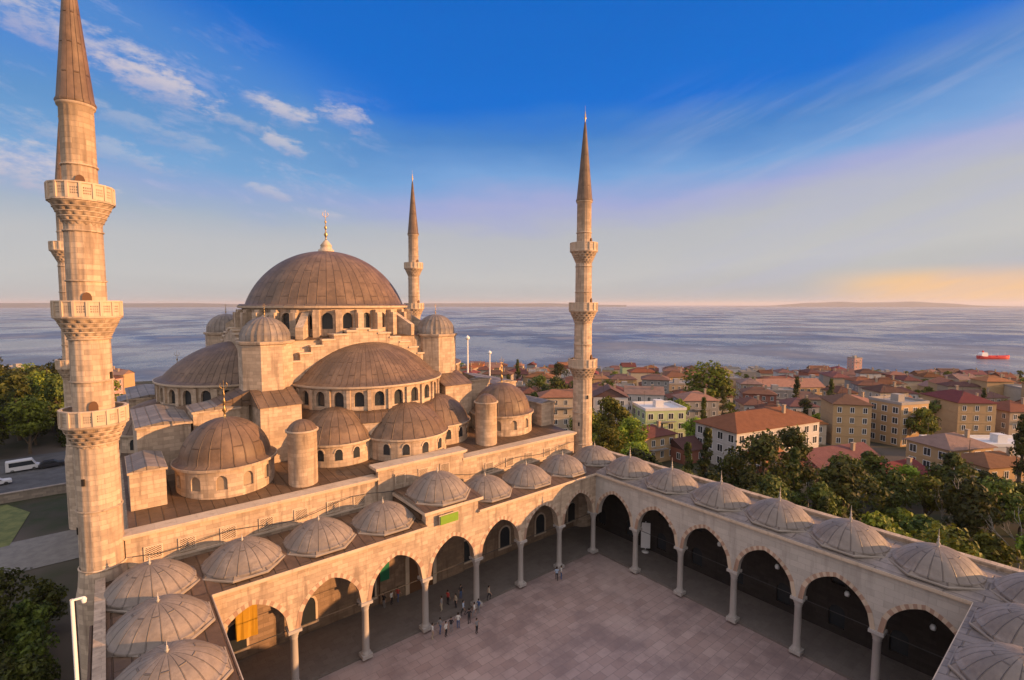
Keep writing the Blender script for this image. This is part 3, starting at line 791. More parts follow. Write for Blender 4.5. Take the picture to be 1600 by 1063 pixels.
# drum and main dome
DR = 12.35
m = MB(); nw = 28; st = 2*PI*DR/nw
PD = lambda u, d, z: (HX+(DR-d)*math.cos(u/DR), HY+(DR-d)*math.sin(u/DR), z)
for i in range(nw):
    m.arch(PD, i*st, (i+1)*st, 30.2, 34.1, (i+.5)*st, .72, 32.7, .1, .5, sill=31.2, n=5, back=False)
for i in range(nw):
    a = i*2*PI/nw
    cx, cy = HX+(DR+.5)*math.cos(a), HY+(DR+.5)*math.sin(a)
    m.obox((cx, cy), a, .72, .42, 29.9, 33.5)
    m.obox((cx-.2*math.cos(a), cy-.2*math.sin(a)), a, .5, .42, 33.5, 33.9)
drum = m.build('drum', M['stone'], hall)
for i in range(nw):
    g = MB(); g.archfill(PD, (i+.5)*st, .72, 31.2, 32.7, .1, .4, 0, 4); g.build('window', M['glass'], drum)
m = MB(); m.lathe([(DR, 34.05), (DR+.6, 34.15), (DR+.7, 34.45), (DR+.2, 34.5)], (HX,HY), 56, smooth=False); m.build('drum_cornice', M['trim'], hall)
m = MB(); m.lathe([(DR+.6, 34.47), (DR+.3, 34.7)]+cap(11.95, 8.5, 34.7, 20, .02), (HX,HY), 96, seams=56)
md = m.build('main_dome', M['lead'], hall)
m = MB(); m.lathe([(1.25, 43.1), (1.25, 43.45), (1.0, 43.5), (.85, 44.0), (.95, 44.1), (.5, 44.7), (.2, 45.0)], (HX,HY), 20, mod=lambda a, z: 1-.06*abs(math.sin(8*a))); m.build('crown', M['trim'], md)
finial(HX, HY, 44.9, 4.9, md, .34)
# flying buttresses of the drum at the diagonals
for k in range(4):
    a = PI/4+k*PI/2
    for da in (-.22, .22):
        b = a+da
        P_ = lambda u, d, z, b=b: (HX+u*math.cos(b)-(d-.5)*math.sin(b), HY+u*math.sin(b)+(d-.5)*math.cos(b), z)
        m = MB(); m.prism([(12.2, 30.0), (15.6, 29.9), (15.6, 31.6), (12.2, 33.7)], P_, 0, 1.0); m.build('flying_buttress', M['stone'], hall)
# festoon cable hung along the facade
m = MB(); pts = []
for i in range(31):
    x = -50.5+i*1.9; pts.append((x, 7.25, 13.3+.35*math.sin(x*.55)+.25*math.cos(x*.23)))
for a, b in zip(pts, pts[1:]): m.tube(a, b, .035, n=4)
tag(m.build('cable', M['iron']), 'thin dark electric cable sagging along the facade wall above the portico domes', 'cable')

# ------------------------------------------------------------------ minarets
def make_minaret():
    root = empty('minaret', (0,0,0))
    fl = lambda a, z: 1-.045*abs(math.sin(8*a))**.7
    m = MB()
    m.lathe([(1.85,0),(1.85,10.8),(1.7,11.6),(1.6,12.8),(1.56,13.0)], (0,0), 16, smooth=False)
    m.lathe([(1.5,13.0),(1.45,24.6)], (0,0), 64, mod=fl); m.lathe([(1.36,25),(1.32,33.2)], (0,0), 64, mod=fl)
    m.lathe([(1.26,33.5),(1.22,41.7)], (0,0), 64, mod=fl); m.lathe([(1.12,42),(1.08,49.9),(1.2,50.0),(1.25,50.25),(1.05,50.3)], (0,0), 64, mod=lambda a, z: fl(a, z) if z < 49.95 else 1)
    for z, r in ((13.1,1.6),(23.4,1.52),(31.9,1.4),(40.4,1.28),(36.5,1.3),(45.5,1.16),(28.5,1.4),(18,1.53)): m.lathe([(r-.05,z-.08),(r+.03,z-.05),(r+.03,z+.05),(r-.05,z+.08)], (0,0), 32)
    sh = m.build('shaft', M['stone'], root)
    for (zf, rs, ro) in ((24.9,1.42,2.12),(33.55,1.3,2.1),(42.6,1.2,2.0)):
        m = MB()   # muqarnas corbel in four tiers of facets
        tiers = 5
        for i in range(tiers):
            ra = rs+(ro-rs)*(i/tiers); rb = rs+(ro-rs)*((i+1)/tiers)
            za = zf-1.75+i*.35; zb = za+.35
            n_ = 16; ph = (i % 2)*PI/n_
            md_ = lambda a, z, ph=ph, n_=n_: 1
            md2 = lambda a, z, ph=ph, za=za, zb=zb, ra=ra, rb=rb: 1-.09*abs(math.cos(8*(a+ph)))**3*(1 if z < zb-.1 else .1)
            m.lathe([(ra-.03, za), (ra+.02, za+.05), (rb-.06, zb-.1), (rb, zb-.08), (rb, zb)], (0,0), 128, mod=md2, smooth=False)
        m.lathe([(ro, zf-.02), (ro+.12, zf+.02), (ro+.12, zf+.16), (rs*.9, zf+.17)], (0,0), 32, smooth=False)
        bal = m.build('balcony', M['stone'], root)
        m = MB(); n_ = 16
        for s_ in range(n_):
            a0, a1 = 2*PI*s_/n_, 2*PI*(s_+1)/n_
            for off in (0, .09):
                rr = ro+.05-off
                p0 = Vector((rr*math.cos(a0), rr*math.sin(a0))); p1 = Vector((rr*math.cos(a1), rr*math.sin(a1)))
                us = [0,.14]+[.14+.72*q/9 for q in range(1, 10)]+[1]; zs_ = [0,.2]+[.2+.72*q/7 for q in range(1, 8)]+[1.12]
                for i in range(len(us)-1):
                    for j in range(len(zs_)-1):
                        if i in (2,4,6,8) and j in (2,4,6): continue
                        A_, B_ = p0.lerp(p1, us[i]), p0.lerp(p1, us[i+1]); za, zb = zf+.17+zs_[j], zf+.17+zs_[j+1]
                        m.face([(A_.x,A_.y,za),(B_.x,B_.y,za),(B_.x,B_.y,zb),(A_.x,A_.y,zb)])
            a = a0; m.obox(((ro+.03)*math.cos(a), (ro+.03)*math.sin(a)), a, .1, .09, zf+.17, zf+1.36)
        m.lathe([(ro-.12, zf+1.28), (ro+.12, zf+1.28), (ro+.12, zf+1.4), (ro-.12, zf+1.4), (ro-.12, zf+1.28)], (0,0), 16, smooth=False)
        m.build('parapet', M['trim'], bal)
        m = MB()
        P_ = lambda u, d, z, rs=rs: (rs*.93*1+.02-d if False else (-(rs*.96)-.0+d), u, z)
        m.archfill(lambda u, d, z, rs=rs: (u, -(rs*.99)+d, z), 0, .3, zf+.18, zf+1.7, .2, -.04, 0, 4, th=.2); m.build('door', M['wood'], bal)
    m = MB(); m.lathe([(1.25,50.2),(1.3,50.35),(1.18,50.6),(.86,54),(.5,58),(.2,61.2),(.06,62.1)], (0,0), 24, seams=16); sp = m.build('spire', M['lead'], root)
    m = MB(); m.lathe([(.1,61.9),(.06,62.2),(.2,62.5),(.06,62.75),(.14,62.95),(.04,63.15),(.08,63.3),(.02,63.5),(.015,64.3)], (0,0), 8); m.build('finial', M['gold'], sp)
    for k in range(6):
        m = MB(); z = 16+k*4.2; a = PI+.9*k
        r = 1.5 if z < 24 else 1.36
        m.obox(((r-.02)*math.cos(a), (r-.02)*math.sin(a)), a, .06, .11, z, z+.55); m.build('slit_window', M['shade'], root)
    return root
mn = make_minaret()
mn.location = (-52.4, 8.0, 0)
tag(mn, 'huge sunlit fluted minaret filling the left edge of the photo, three pierced balconies', 'minaret', 'minarets at the corners of the prayer hall')
for loc, lb in (((5.8, 8.0, 0), 'slender minaret right of the domes where portico meets shaded arcade'),
                ((3.0, 57.0, 0), 'distant small minaret rising just behind the right of the main dome'),
                ((-55.3, 57.0, 0), 'far minaret almost hidden behind the huge left one, its balconies peeking out')):
    d = dup(mn, loc, rz=.4); d['label'] = lb

# ------------------------------------------------------------------ helpers for placing on the terrain
cF = Vector((math.sin(YAW)*math.cos(PITCH), math.cos(YAW)*math.cos(PITCH), -math.sin(PITCH)))
cR = Vector((math.cos(YAW), -math.sin(YAW), 0)); cU = cR.cross(cF)
def at(px, py, h=0.0):
    """ground point seen at a pixel of the photo (h = height above ground)"""
    r = cF + cR*((px-800)/FPX) - cU*((py-531.5)/FPX)
    t = 20.0
    for _ in range(4000):
        p = Vector(CAM)+r*t
        if p.z <= gz(p.x, p.y)+h: break
        t += max(.15, (p.z-gz(p.x, p.y)-h)*.6)
    return p.x, p.y
def pix(x, y, z):
    d = Vector((x, y, z))-Vector(CAM); D = d.dot(cF)
    return (800+FPX*d.dot(cR)/D, 531.5-FPX*d.dot(cU)/D, D) if D > 1 else (-999, -999, D)
ORD = ['first','second','third','fourth','fifth','sixth','seventh','eighth','ninth','tenth','eleventh','twelfth','thirteenth','fourteenth','fifteenth','sixteenth','seventeenth','eighteenth','nineteenth','twentieth']
def ordn(i):
    if i < 20: return ORD[i]
    t, u = divmod(i+1, 10)
    tens = ['','','twenty','thirty','forty','fifty','sixty','seventy','eighty','ninety']
    return tens[t]+('' if u else '') + ('-'+ORD[u-1] if u else 'th')

# ------------------------------------------------------------------ houses
WALLS = {'cream': (.40,.34,.26), 'ochre': (.40,.27,.14), 'white': (.45,.43,.41), 'pink': (.42,.25,.22), 'grey': (.24,.23,.22), 'pale green': (.36,.44,.24), 'brick red': (.25,.10,.07), 'tan': (.32,.25,.18)}
for k, c in WALLS.items(): M['w'+k] = plain('plaster_'+k.replace(' ', '_'), c, .85, var=.18, scale=.6)
def tiles(name, c):
    m, t, b = base_mat(name, .85, .2)
    uv = t.new('ShaderNodeUVMap').outputs[0]; obj = t.new('ShaderNodeTexCoord').outputs['Object']
    wv = t.new('ShaderNodeTexWave'); t.l.new(obj, wv.inputs[0]); wv.inputs['Scale'].default_value = 1.2; wv.bands_direction = 'X'; wv.inputs['Distortion'].default_value = 1.5
    n = t.noise(obj, .8, 5, .65)
    cc = t.mix(n, tuple(x*.55 for x in c), tuple(x*1.35 for x in c))
    cc = t.mix(t.m('MULTIPLY', wv.outputs['Fac'], .25), cc, tuple(x*.5 for x in c))
    oi = t.new('ShaderNodeObjectInfo').outputs['Random']; hs = t.new('ShaderNodeHueSaturation'); t.l.new(cc, hs.inputs['Color'])
    t.l.new(t.m('ADD', .482, t.m('MULTIPLY', oi, .022)), hs.inputs['Hue']); t.l.new(t.m('ADD', .85, t.m('MULTIPLY', t.m('FRACT', t.m('MULTIPLY', oi, 7.3)), .35)), hs.inputs['Saturation']); t.l.new(t.m('ADD', .55, t.m('MULTIPLY', t.m('FRACT', t.m('MULTIPLY', oi, 3.7)), .9)), hs.inputs['Value'])
    t.l.new(hs.outputs[0], b.inputs['Base Color']); bump(t, b, wv.outputs['Fac'], .5, .06)
    return m
ROOFS = {'orange': (.24,.115,.06), 'red': (.15,.06,.05), 'brown': (.14,.068,.042), 'faded': (.22,.13,.10)}
for k, c in ROOFS.items(): M['r'+k] = tiles('tiles_'+k, c)
M['flat'] = plain('roof_membrane', (.28,.26,.24), .9, var=.3, scale=.5)
M['whiteroof'] = plain('white_roof_sheet', (.55,.55,.55), .7, var=.12)
M['tarp'] = plain('red_awning', (.30,.03,.06), .8)
def win_mesh(w_=1.0, h_=1.5):
    m = MB(); y0 = -.06
    m.box(-w_/2-.1, w_/2+.1, y0, .03, -h_/2-.12, -h_/2, 1); m.box(-w_/2-.1, w_/2+.1, y0, .03, h_/2, h_/2+.1, 1)
    m.box(-w_/2-.1, -w_/2, y0, .03, -h_/2, h_/2, 1); m.box(w_/2, w_/2+.1, y0, .03, -h_/2, h_/2, 1)
    m.box(-.04, .04, y0+.01, .03, -h_/2, h_/2, 1)
    m.box(-w_/2, w_/2, -.02, .02, -h_/2, h_/2, 0)
    return m.mesh('window', [M['glass'], M['white']])
WM = win_mesh(); WML = win_mesh(1.5, 1.7)
PROTO = {}
def house_proto(w_, d_, st, wall, roof, rk, wins=True, big=False, hgt=None):
    key = (w_, d_, st, wall, roof, rk, wins, big)
    H = hgt or st*3.1+.6
    root = empty('house', (0,0,0))
    m = MB(); m.box(-w_/2, w_/2, -d_/2, d_/2, -7, H)
    for f in range(1, st): m.box(-w_/2-.08, w_/2+.08, -d_/2-.08, d_/2+.08, f*3.1+.25, f*3.1+.42)
    m.build('wall', M['w'+wall], root)
    e = .55; m = MB()
    if rk == 'hip':
        rh = min(w_, d_)*.24; L = max(0, (w_-d_)/2) if w_ > d_ else 0; L2 = max(0, (d_-w_)/2) if d_ > w_ else 0
        a = [(-w_/2-e,-d_/2-e,H),(w_/2+e,-d_/2-e,H),(w_/2+e,d_/2+e,H),(-w_/2-e,d_/2+e,H)]
        if w_ >= d_:
            p, q = (-L,0,H+rh), (L,0,H+rh)
            m.face([a[0],a[1],q,p]); m.face([a[2],a[3],p,q]); m.face([a[1],a[2],q]); m.face([a[3],a[0],p])
        else:
            p, q = (0,-L2,H+rh), (0,L2,H+rh)
            m.face([a[1],a[2],q,p]); m.face([a[3],a[0],p,q]); m.face([a[0],a[1],p]); m.face([a[2],a[3],q])
        m.box(-w_/2-e, w_/2+e, -d_/2-e, d_/2+e, H-.16, H-.003)
    elif rk == 'gable':
        rh = d_*.27
        m.face([(-w_/2-.3,-d_/2-e,H-.1),(w_/2+.3,-d_/2-e,H-.1),(w_/2+.3,0,H+rh),(-w_/2-.3,0,H+rh)])
        m.face([(w_/2+.3,d_/2+e,H-.1),(-w_/2-.3,d_/2+e,H-.1),(-w_/2-.3,0,H+rh),(w_/2+.3,0,H+rh)])
        for x in (-w_/2-.01, w_/2+.01): m.face([(x,-d_/2,H),(x,d_/2,H),(x,0,H+rh-.1)])
    else:
        m.box(-w_/2-.15, w_/2+.15, -d_/2-.15, -d_/2+.15, H, H+.8); m.box(-w_/2-.15, w_/2+.15, d_/2-.15, d_/2+.15, H, H+.8)
        m.box(-w_/2-.15, -w_/2+.15, -d_/2+.15, d_/2-.15, H, H+.8); m.box(w_/2-.15, w_/2+.15, -d_/2+.15, d_/2-.15, H, H+.8)
        m.box(-w_/2+.15, w_/2-.15, -d_/2+.15, d_/2-.15, H+.003, H+.12)
        m.box(-1.4, 1.2, -1, 1.4, H+.12, H+2.3)
    m.build('roof', M['r'+roof] if rk != 'flat' else M[roof], root)
    if st >= 2 and wins:        # balcony, dish and roof clutter
        bal = MB(); zb = 3.1*(st-1)+.25; bal.box(-w_*.22, w_*.22, -d_/2-1.15, -d_/2, zb, zb+.15)
        for q in range(9): bal.box(-w_*.22+q*w_*.44/8-.03, -w_*.22+q*w_*.44/8+.03, -d_/2-1.14, -d_/2-1.08, zb+.15, zb+1.05)
        bal.box(-w_*.22, w_*.22, -d_/2-1.16, -d_/2-1.06, zb+1.05, zb+1.12); bal.build('balcony', M['wgrey'], root)
    if wins:
        an = MB(); an.tube((-w_*.3, d_*.2, H), (-w_*.3, d_*.2, H+min(w_, d_)*.24+2.2), .05, n=4); an.tube((-w_*.3-.6, d_*.2, H+min(w_, d_)*.24+1.9), (-w_*.3+.6, d_*.2, H+min(w_, d_)*.24+1.9), .04, n=4); an.build('aerial', M['iron'], root)
    if rk != 'flat':
        rf = root.children[-1] if False else [c for c in root.children if c.name.startswith('roof')][0]
        c = MB(); x = w_*.22; c.box(x-.35, x+.35, -d_*.18-.35, -d_*.18+.35, H, H+min(w_, d_)*.24+.9); c.box(x-.45, x+.45, -d_*.18-.45, -d_*.18+.45, H+min(w_, d_)*.24+.9, H+min(w_, d_)*.24+1.1); c.build('chimney', M['wtan'], rf)
    if wins:
        me = WML if big else WM
        for side in range(4 if big else 3):
            ln = (w_, d_, d_, w_)[side]; nx = max(2, int(ln/(2.9 if not big else 3.1)))
            for f in range(st):
                for i in range(nx):
                    u = (i+.5)/nx*ln-ln/2; z = f*3.1+1.9
                    if side == 0: inst(me, 'window', root, (u, -d_/2, z))
                    elif side == 1: inst(me, 'window', root, (-w_/2, -u, z), -PI/2)
                    elif side == 2: inst(me, 'window', root, (w_/2, u, z), PI/2)
                    elif f == st-1: inst(me, 'window', root, (-u, d_/2, z), PI)
    return root
houses = []      # root, x, y, radius, description
def put_house(x, y, rz, w_, d_, st, wall, roof, rk, label=None, wins=True, big=False, dz=0, hgt=None, name='house', cat='house'):
    z = gz(x, y)
    key = (w_, d_, st, wall, roof, rk, wins, big, hgt)
    if key in PROTO: r = dup(PROTO[key])
    else: r = house_proto(*key[:8], hgt=hgt); PROTO[key] = r
    r.name = name
    r.location = (x, y, z+dz); r.rotation_euler.z = rz
    r['category'] = cat
    if label: r['label'] = label
    houses.append([r, x, y, max(w_, d_)*.62, (wall, st, roof, rk), label])
    return r
TA = math.atan2(-NX, NY)       # street direction, roughly along the shore
def hp(px, py, *a, **k):
    x, y = at(px, py); return put_house(x, y, *a, **k)
put = hp
# the buildings one can recognise
hp(1028, 684, TA+.25, 13, 11, 3, 'pale green', 'whiteroof', 'flat', 'white and pale green house with pillared upper balconies, behind the nearest small trees', big=True, name='villa')
hp(1182, 716, TA+.55, 30, 13, 3, 'white', 'brown', 'hip', 'long white three-storey building with many windows under one red-brown tiled roof', big=True, name='long_building', cat='building')
hp(1125, 700, TA+.55, 9, 9, 2, 'grey', 'red', 'hip', 'small grey house with red roof against the left end of the long white building')
hp(1480, 735, TA+.35, 13, 10, 2, 'ochre', 'faded', 'flat' if False else 'hip', 'large sunlit ochre house with faded roof beside the long white flat roof', big=True)
hp(1560, 712, TA+.1, 36, 9, 1, 'white', 'whiteroof', 'flat', 'long low white flat-roofed shed at the right edge of the town', wins=False, name='shed', cat='shed')
hp(1400, 692, TA+.4, 11, 10, 4, 'ochre', 'flat', 'flat', 'tall sunlit ochre four-storey block in the middle of the right-hand town', big=True, name='apartment_block', cat='building')
hp(1330, 668, TA+.5, 12, 10, 3, 'white', 'faded', 'hip', 'white three-storey house with attic roof left of the tall ochre block', big=True)
hp(1225, 632, TA+.2, 34, 13, 3, 'ochre', 'faded', 'gable', 'long ochre building with stepped sunlit front, right of the tallest tree', big=True, name='long_building', cat='building')
hp(1052, 622, TA+.2, 14, 12, 4, 'ochre', 'orange', 'hip', 'ochre four-storey house left of the tallest tree, near the water', big=True)
hp(1298, 738, TA+.45, 20, 10, 1, 'brick red', 'red', 'gable', 'low brick house with dark red gable roof in front of the town', name='cottage', cat='house')
hp(1190, 735, TA+.7, 10, 7, 1, 'tan', 'orange', 'gable', 'small tan outbuilding with orange roof in front of the long white building', name='cottage')
hp(1010, 716, TA+.6, 12, 8, 2, 'ochre', 'red', 'hip', 'ochre house with red roof directly behind the arcade corner trees')
hp(1075, 716, TA+.6, 11, 8, 1, 'brick red', 'red', 'gable', 'low dark red house between the corner trees and the long white building', name='cottage')
hp(1395, 762, TA+.5, 12, 8, 1, 'tan', 'red', 'gable', 'lone tan cottage with dark red roof among the park trees', name='cottage')
hp(1220, 765, TA+.4, 11, 7, 1, 'cream', 'orange', 'gable', 'lone cream cottage with orange roof among park trees just behind the arcade', name='cottage')
hp(1545, 768, TA+.3, 12, 8, 2, 'ochre', 'orange', 'hip', 'small ochre house with orange roof at the right edge among park trees', name='cottage')
hp(1334, 592, TA+.3, 8, 8, 6, 'pink', 'flat', 'flat', 'narrow pink tower block standing up above the shoreline roofs', name='tower_block', cat='building')
hp(1520, 640, TA+.2, 22, 12, 2, 'tan', 'brown', 'hip', 'wide tan building with brown roof near the shore at the far right', big=True, name='long_building', cat='building')
hp(15, 622, TA, 18, 10, 3, 'ochre', 'orange', 'hip', 'sunlit orange-roofed house above the dark grove at the far left edge')
rnd = random.Random(5)
colnames = list(WALLS); wts = [22,24,14,9,8,3,8,14]
row = 0; s_ = 96
rows = {}
while s_ < 425:
    t_ = -470 + rnd.random()*10
    while t_ < 420:
        stp = rnd.uniform(12.5, 17.5) + (3 if s_ > 250 else 0)
        t_ += stp
        x = NX*s_-NY*t_ + rnd.uniform(-2, 2); y = NY*s_+NX*t_ + rnd.uniform(-2, 2)
        if x < 60 and y < 120: continue
        if NX*x+NY*y > shore_s(x, y)-22: continue
        p = pix(x, y, gz(x, y)+6)
        if not (-30 < p[0] < 1650) or p[2] < 95: continue
        if p[0] < 720 and p[0] > 190: continue
        if p[0] < 250 and p[1] > 625: continue
        if p[1] > 735-(25 if p[0] < 1250 else 0)*0: continue
        if any(math.hypot(x-h[1], y-h[2]) < h[3]+6.5 for h in houses): continue
        rows.setdefault(row, []).append((p[0], x, y))
    row += 1; s_ += 15.5 if s_ < 260 else 20
treespots = []
ws = [9, 11, 13, 16]; 
for rw, L in rows.items():
    L.sort(); k = 0
    for p0, x, y in L:
        far = math.hypot(x-CAM[0], y-CAM[1])
        if rnd.random() < (.48 if far < 330 else .38): treespots.append((x, y, rw)); continue
        w_ = rnd.choice(ws); d_ = rnd.choice([8, 10, 11]); st = rnd.choice([2,2,3,3,4]); 
        if far > 420: st = min(st, 3)
        wall = rnd.choices(colnames, wts)[0]; rk = rnd.choice(['hip','hip','hip','gable','flat']); roof = rnd.choices(['orange','red','brown','faded'], [40,22,18,20])[0]
        if rk == 'flat': roof = 'flat'
        k += 1
        rname = 'flat grey roof' if rk == 'flat' else (('hipped ' if rk == 'hip' else 'gabled ')+{'orange':'orange','red':'dark red','brown':'brown','faded':'faded pink'}[roof]+' roof')
        lb = '%s %s-storey house with %s, %s from left in town row %s' % (wall, {2:'two',3:'three',4:'four'}[st], rname, ordn(k-1), ordn(rw))
        h = put_house(x, y, TA+rnd.uniform(-.18,.18)+(PI/2 if rnd.random() < .25 else 0), w_, d_, st, wall, roof, rk, lb, wins=far < 300)
        h['group'] = 'houses of the seaside town'

# ------------------------------------------------------------------ trees
def crown_mesh(seed, h, r, lobes, per, leaf, conic=False, base=.3):
    g = random.Random(seed); m = MB()
    L = []
    for i in range(lobes):
        if conic:
            q = g.random(); z = h*(base+(1-base)*q); rr = r*(1-q)*.75; lr = r*(.42-.25*q)+.25
        else:
            q = g.random(); z = h*(base+.12+(1-base-.22)*q); rr = r*.72*math.sqrt(max(.08, 1-(2*q-.85)**2)); lr = r*g.uniform(.26,.46)
        a = g.uniform(0, 2*PI); d = rr*math.sqrt(g.random())
        L.append((d*math.cos(a), d*math.sin(a), z, lr))
    for (cx, cy, cz, lr) in L:
        for _ in range(per):
            v = Vector((g.gauss(0,1), g.gauss(0,1), g.gauss(0,1))).normalized()
            rr = lr*g.uniform(.55, 1.12)
            p = Vector((cx, cy, cz))+Vector((v.x*rr, v.y*rr, v.z*rr*.8))
            n = (v+Vector((g.gauss(0,.5), g.gauss(0,.5), g.gauss(.3,.5)))).normalized()
            x = n.orthogonal().normalized(); y = n.cross(x)
            an = g.uniform(0, PI); x, y = x*math.cos(an)+y*math.sin(an), y*math.cos(an)-x*math.sin(an)
            s1 = leaf*g.uniform(.6, 1.3); s2 = s1*g.uniform(.45,.8)
            m.face([p-x*s1, p-y*s2+n*.1*s1, p+x*s1, p+y*s2+n*.1*s1], [(0,0)]*4)
    return m.v, m, L
def tree_proto(seed, h, r, kind):
    root = empty('tree', (0,0,0)); g = random.Random(seed)
    if kind == 'conic': _, m, L = crown_mesh(seed, h, r, 26, 70, .30, True, .12); mt = M['leafd']
    elif kind == 'far': _, m, L = crown_mesh(seed, h, r, 12, 60, .55, False, .25); mt = M['leaf']
    elif kind == 'dark': _, m, L = crown_mesh(seed, h, r, 18, 130, .36, False, .25); mt = M['leafd']
    else: _, m, L = crown_mesh(seed, h, r, 18, 130, .34, False, .28); mt = M['leaf']
    m.build('crown', mt, root)
    t = MB(); r0 = .022*h+.08
    pts = [(0,0,-1.5)]; 
    for i in range(1, 6): pts.append((g.uniform(-.12,.12)*i, g.uniform(-.12,.12)*i, h*.75*i/5))
    for i in range(5): t.tube(pts[i], pts[i+1], r0*(1-.16*i), r0*(1-.16*(i+1)), 7)
    for (cx, cy, cz, lr) in L[:9]:
        k = min(4, max(1, int(cz/h*4))); a = Vector(pts[k]); b = Vector((cx, cy, cz)); mid = a.lerp(b, .5)+Vector((0,0,-.3))
        t.tube(a, mid, r0*.4, r0*.26, 5); t.tube(mid, b, r0*.26, r0*.08, 5)
    t.build('trunk', M['bark'], root)
    return root
TREES = {'near': [tree_proto(20+i, h, r, 'near') for i, (h, r) in enumerate(((11,4.2),(13,4.8),(9,3.6)))],
         'dark': [tree_proto(30+i, h, r, 'dark') for i, (h, r) in enumerate(((12,4.6),(15,5.2),(10,4.0)))],
         'conic': [tree_proto(40+i, h, r, 'conic') for i, (h, r) in enumerate(((13,2.3),(16,2.8)))],
         'far': [tree_proto(50+i, h, r, 'far') for i, (h, r) in enumerate(((9,3.8),(11,4.4),(7,3.4)))]}
used = set(); alltrees = []
def put_tree(x, y, kind, sc, label=None, group=None, rg=rnd):
    P_ = rg.choice(TREES[kind]); z = gz(x, y)
    if P_.name in used: t = dup(P_)
    else: t = P_; used.add(P_.name)
    t.location = (x, y, z-.1); t.rotation_euler.z = rg.uniform(0, 6.28); t.scale = (sc, sc, sc*rg.uniform(.9, 1.15))
    t['category'] = 'tree'
    if label: t['label'] = label
    if group: t['group'] = group
    alltrees.append((t, x, y, kind, sc, label)); return t
x, y = at(1108, 655); t = put_tree(x, y, 'near', 1.55, 'tallest broad green tree in the town, rising against the sea'); t.scale = (2.35, 2.35, 1.85)
for (px, py, kd, sc, lb) in ((955, 712, 'near', 1.35, 'bright green tree filling the corner just right of the slender minaret'),
        (985, 735, 'near', 1.1, 'leafy green tree touching the portico corner domes'), (870, 655, 'dark', 1.3, 'dark tree left of the slender minaret behind the hall roof'),
        (848, 610, 'near', .9, 'small bright tree above the hall roof left of the slender minaret'), (1085, 700, 'near', .9, 'green tree between the villa and the long white building'),
        (1465, 680, 'dark', 1.5, 'dark tree right of the tall ochre block'), (1440, 700, 'near', 1.2, 'green tree at the foot of the tall ochre block')):
    x, y = at(px, py); put_tree(x, y, kd, sc, lb)
hx = [(h[1], h[2], h[3]) for h in houses]
for (x, y, rw) in treespots: put_tree(x, y, rnd.choice(['near','dark','far','conic'] if math.hypot(x, y) < 260 else ['far']), rnd.uniform(.7, 1.15), None, 'trees among the houses of the town')
# the park behind the arcade
placed = []
tries = 0
while tries < 5000 and len(placed) < 130:
    tries += 1
    x = rnd.uniform(13, 125); y = rnd.uniform(-75, 95)
    p = pix(x, y, gz(x, y)+5)
    if not (900 < p[0] < 1680): continue
    lim = 690 if p[0] < 1000 else (735 if p[0] < 1240 else 722)
    if p[1] < lim: continue
    if any(math.hypot(x-a, y-b) < 6.4 for a, b in placed): continue
    if any(math.hypot(x-a, y-b) < c+2.5 for a, b, c in hx): continue
    placed.append((x, y))
for (x, y) in placed:
    d = x
    k = rnd.choices(['near','dark','conic'], [50,38,12])[0]
    put_tree(x, y, k, rnd.uniform(.62, .98) if x < 30 else rnd.uniform(.75, 1.15), None, 'park trees behind the right arcade')
# grove left of the big minaret
lf = []
tries = 0
while tries < 3000 and len(lf) < 46:
    tries += 1
    x = rnd.uniform(-112, -57); y = rnd.uniform(112, 215)
    p = pix(x, y, 5)
    if not (-40 < p[0] < 190): continue
    if any(math.hypot(x-a, y-b) < 6 for a, b in lf): continue
    lf.append((x, y)); put_tree(x, y, rnd.choice(['dark','near','dark']), rnd.uniform(.95, 1.3), None, 'grove left of the big minaret')
for tt in range(13):
    x, y = -57.6-(tt%4)*2.6-(tt%3)*.5, 10+(tt//4)*5.2+(tt%4)*1.6
    put_tree(x, y, 'dark', .58, None, 'shaded trees under the big minaret')
# labels of trees: rows by distance, counted from the left
grp = {}
for t in alltrees:
    if t[5] is None: grp.setdefault(t[0]['group'], []).append(t)
DESC = {'near': 'leafy tree', 'dark': 'dark tree', 'conic': 'narrow conifer', 'far': 'rounded tree'}
for gname, L in grp.items():
    L.sort(key=lambda t: pix(t[1], t[2], gz(t[1], t[2]))[2])
    per = 12 if len(L) > 30 else 6
    for b in range(0, len(L), per):
        B = sorted(L[b:b+per], key=lambda t: pix(t[1], t[2], 0)[0])
        for i, t in enumerate(B):
            t[0]['label'] = '%s, %s from left in %s row of %s' % (DESC[t[3]], ordn(i), ordn(b//per), {'trees among the houses of the town': 'town trees', 'park trees behind the right arcade': 'park behind arcade', 'grove left of the big minaret': 'left grove', 'shaded trees under the big minaret': 'shaded trees below left'}[gname])
# bare pale trees in the park
def bare_tree(seed, h):
    g = random.Random(seed); root = empty('bare_tree', (0,0,0)); m = MB()
    def br(p, d, l, r, k):
        q = p+d*l; m.tube(p, q, r, r*.7, 5)
        if k == 0: return
        for _ in range(2 if k < 3 else 3):
            nd = (d+Vector((g.uniform(-.6,.6), g.uniform(-.6,.6), g.uniform(-.05,.4)))).normalized(); br(q, nd, l*g.uniform(.6,.85), r*.62, k-1)
    br(Vector((0,0,-1)), Vector((0,0,1)), h*.38, .17, 4)
    m.build('trunk', M['palebark'], root); return root
for i, (px, py) in enumerate(((1487,835),(1248,800),(1330,812),(1470,850),(1262,795),(1590,905))):
    x, y = at(px, py); r_ = bare_tree(70+i, 9.5)
    r_.location = (x, y, gz(x, y)); tag(r_, 'leafless pale-barked tree, %s of the bare ones from the left in the park' % ordn(sorted((1487,1248,1330,1470,1262,1590)).index(px)), 'tree', 'bare trees in the park')

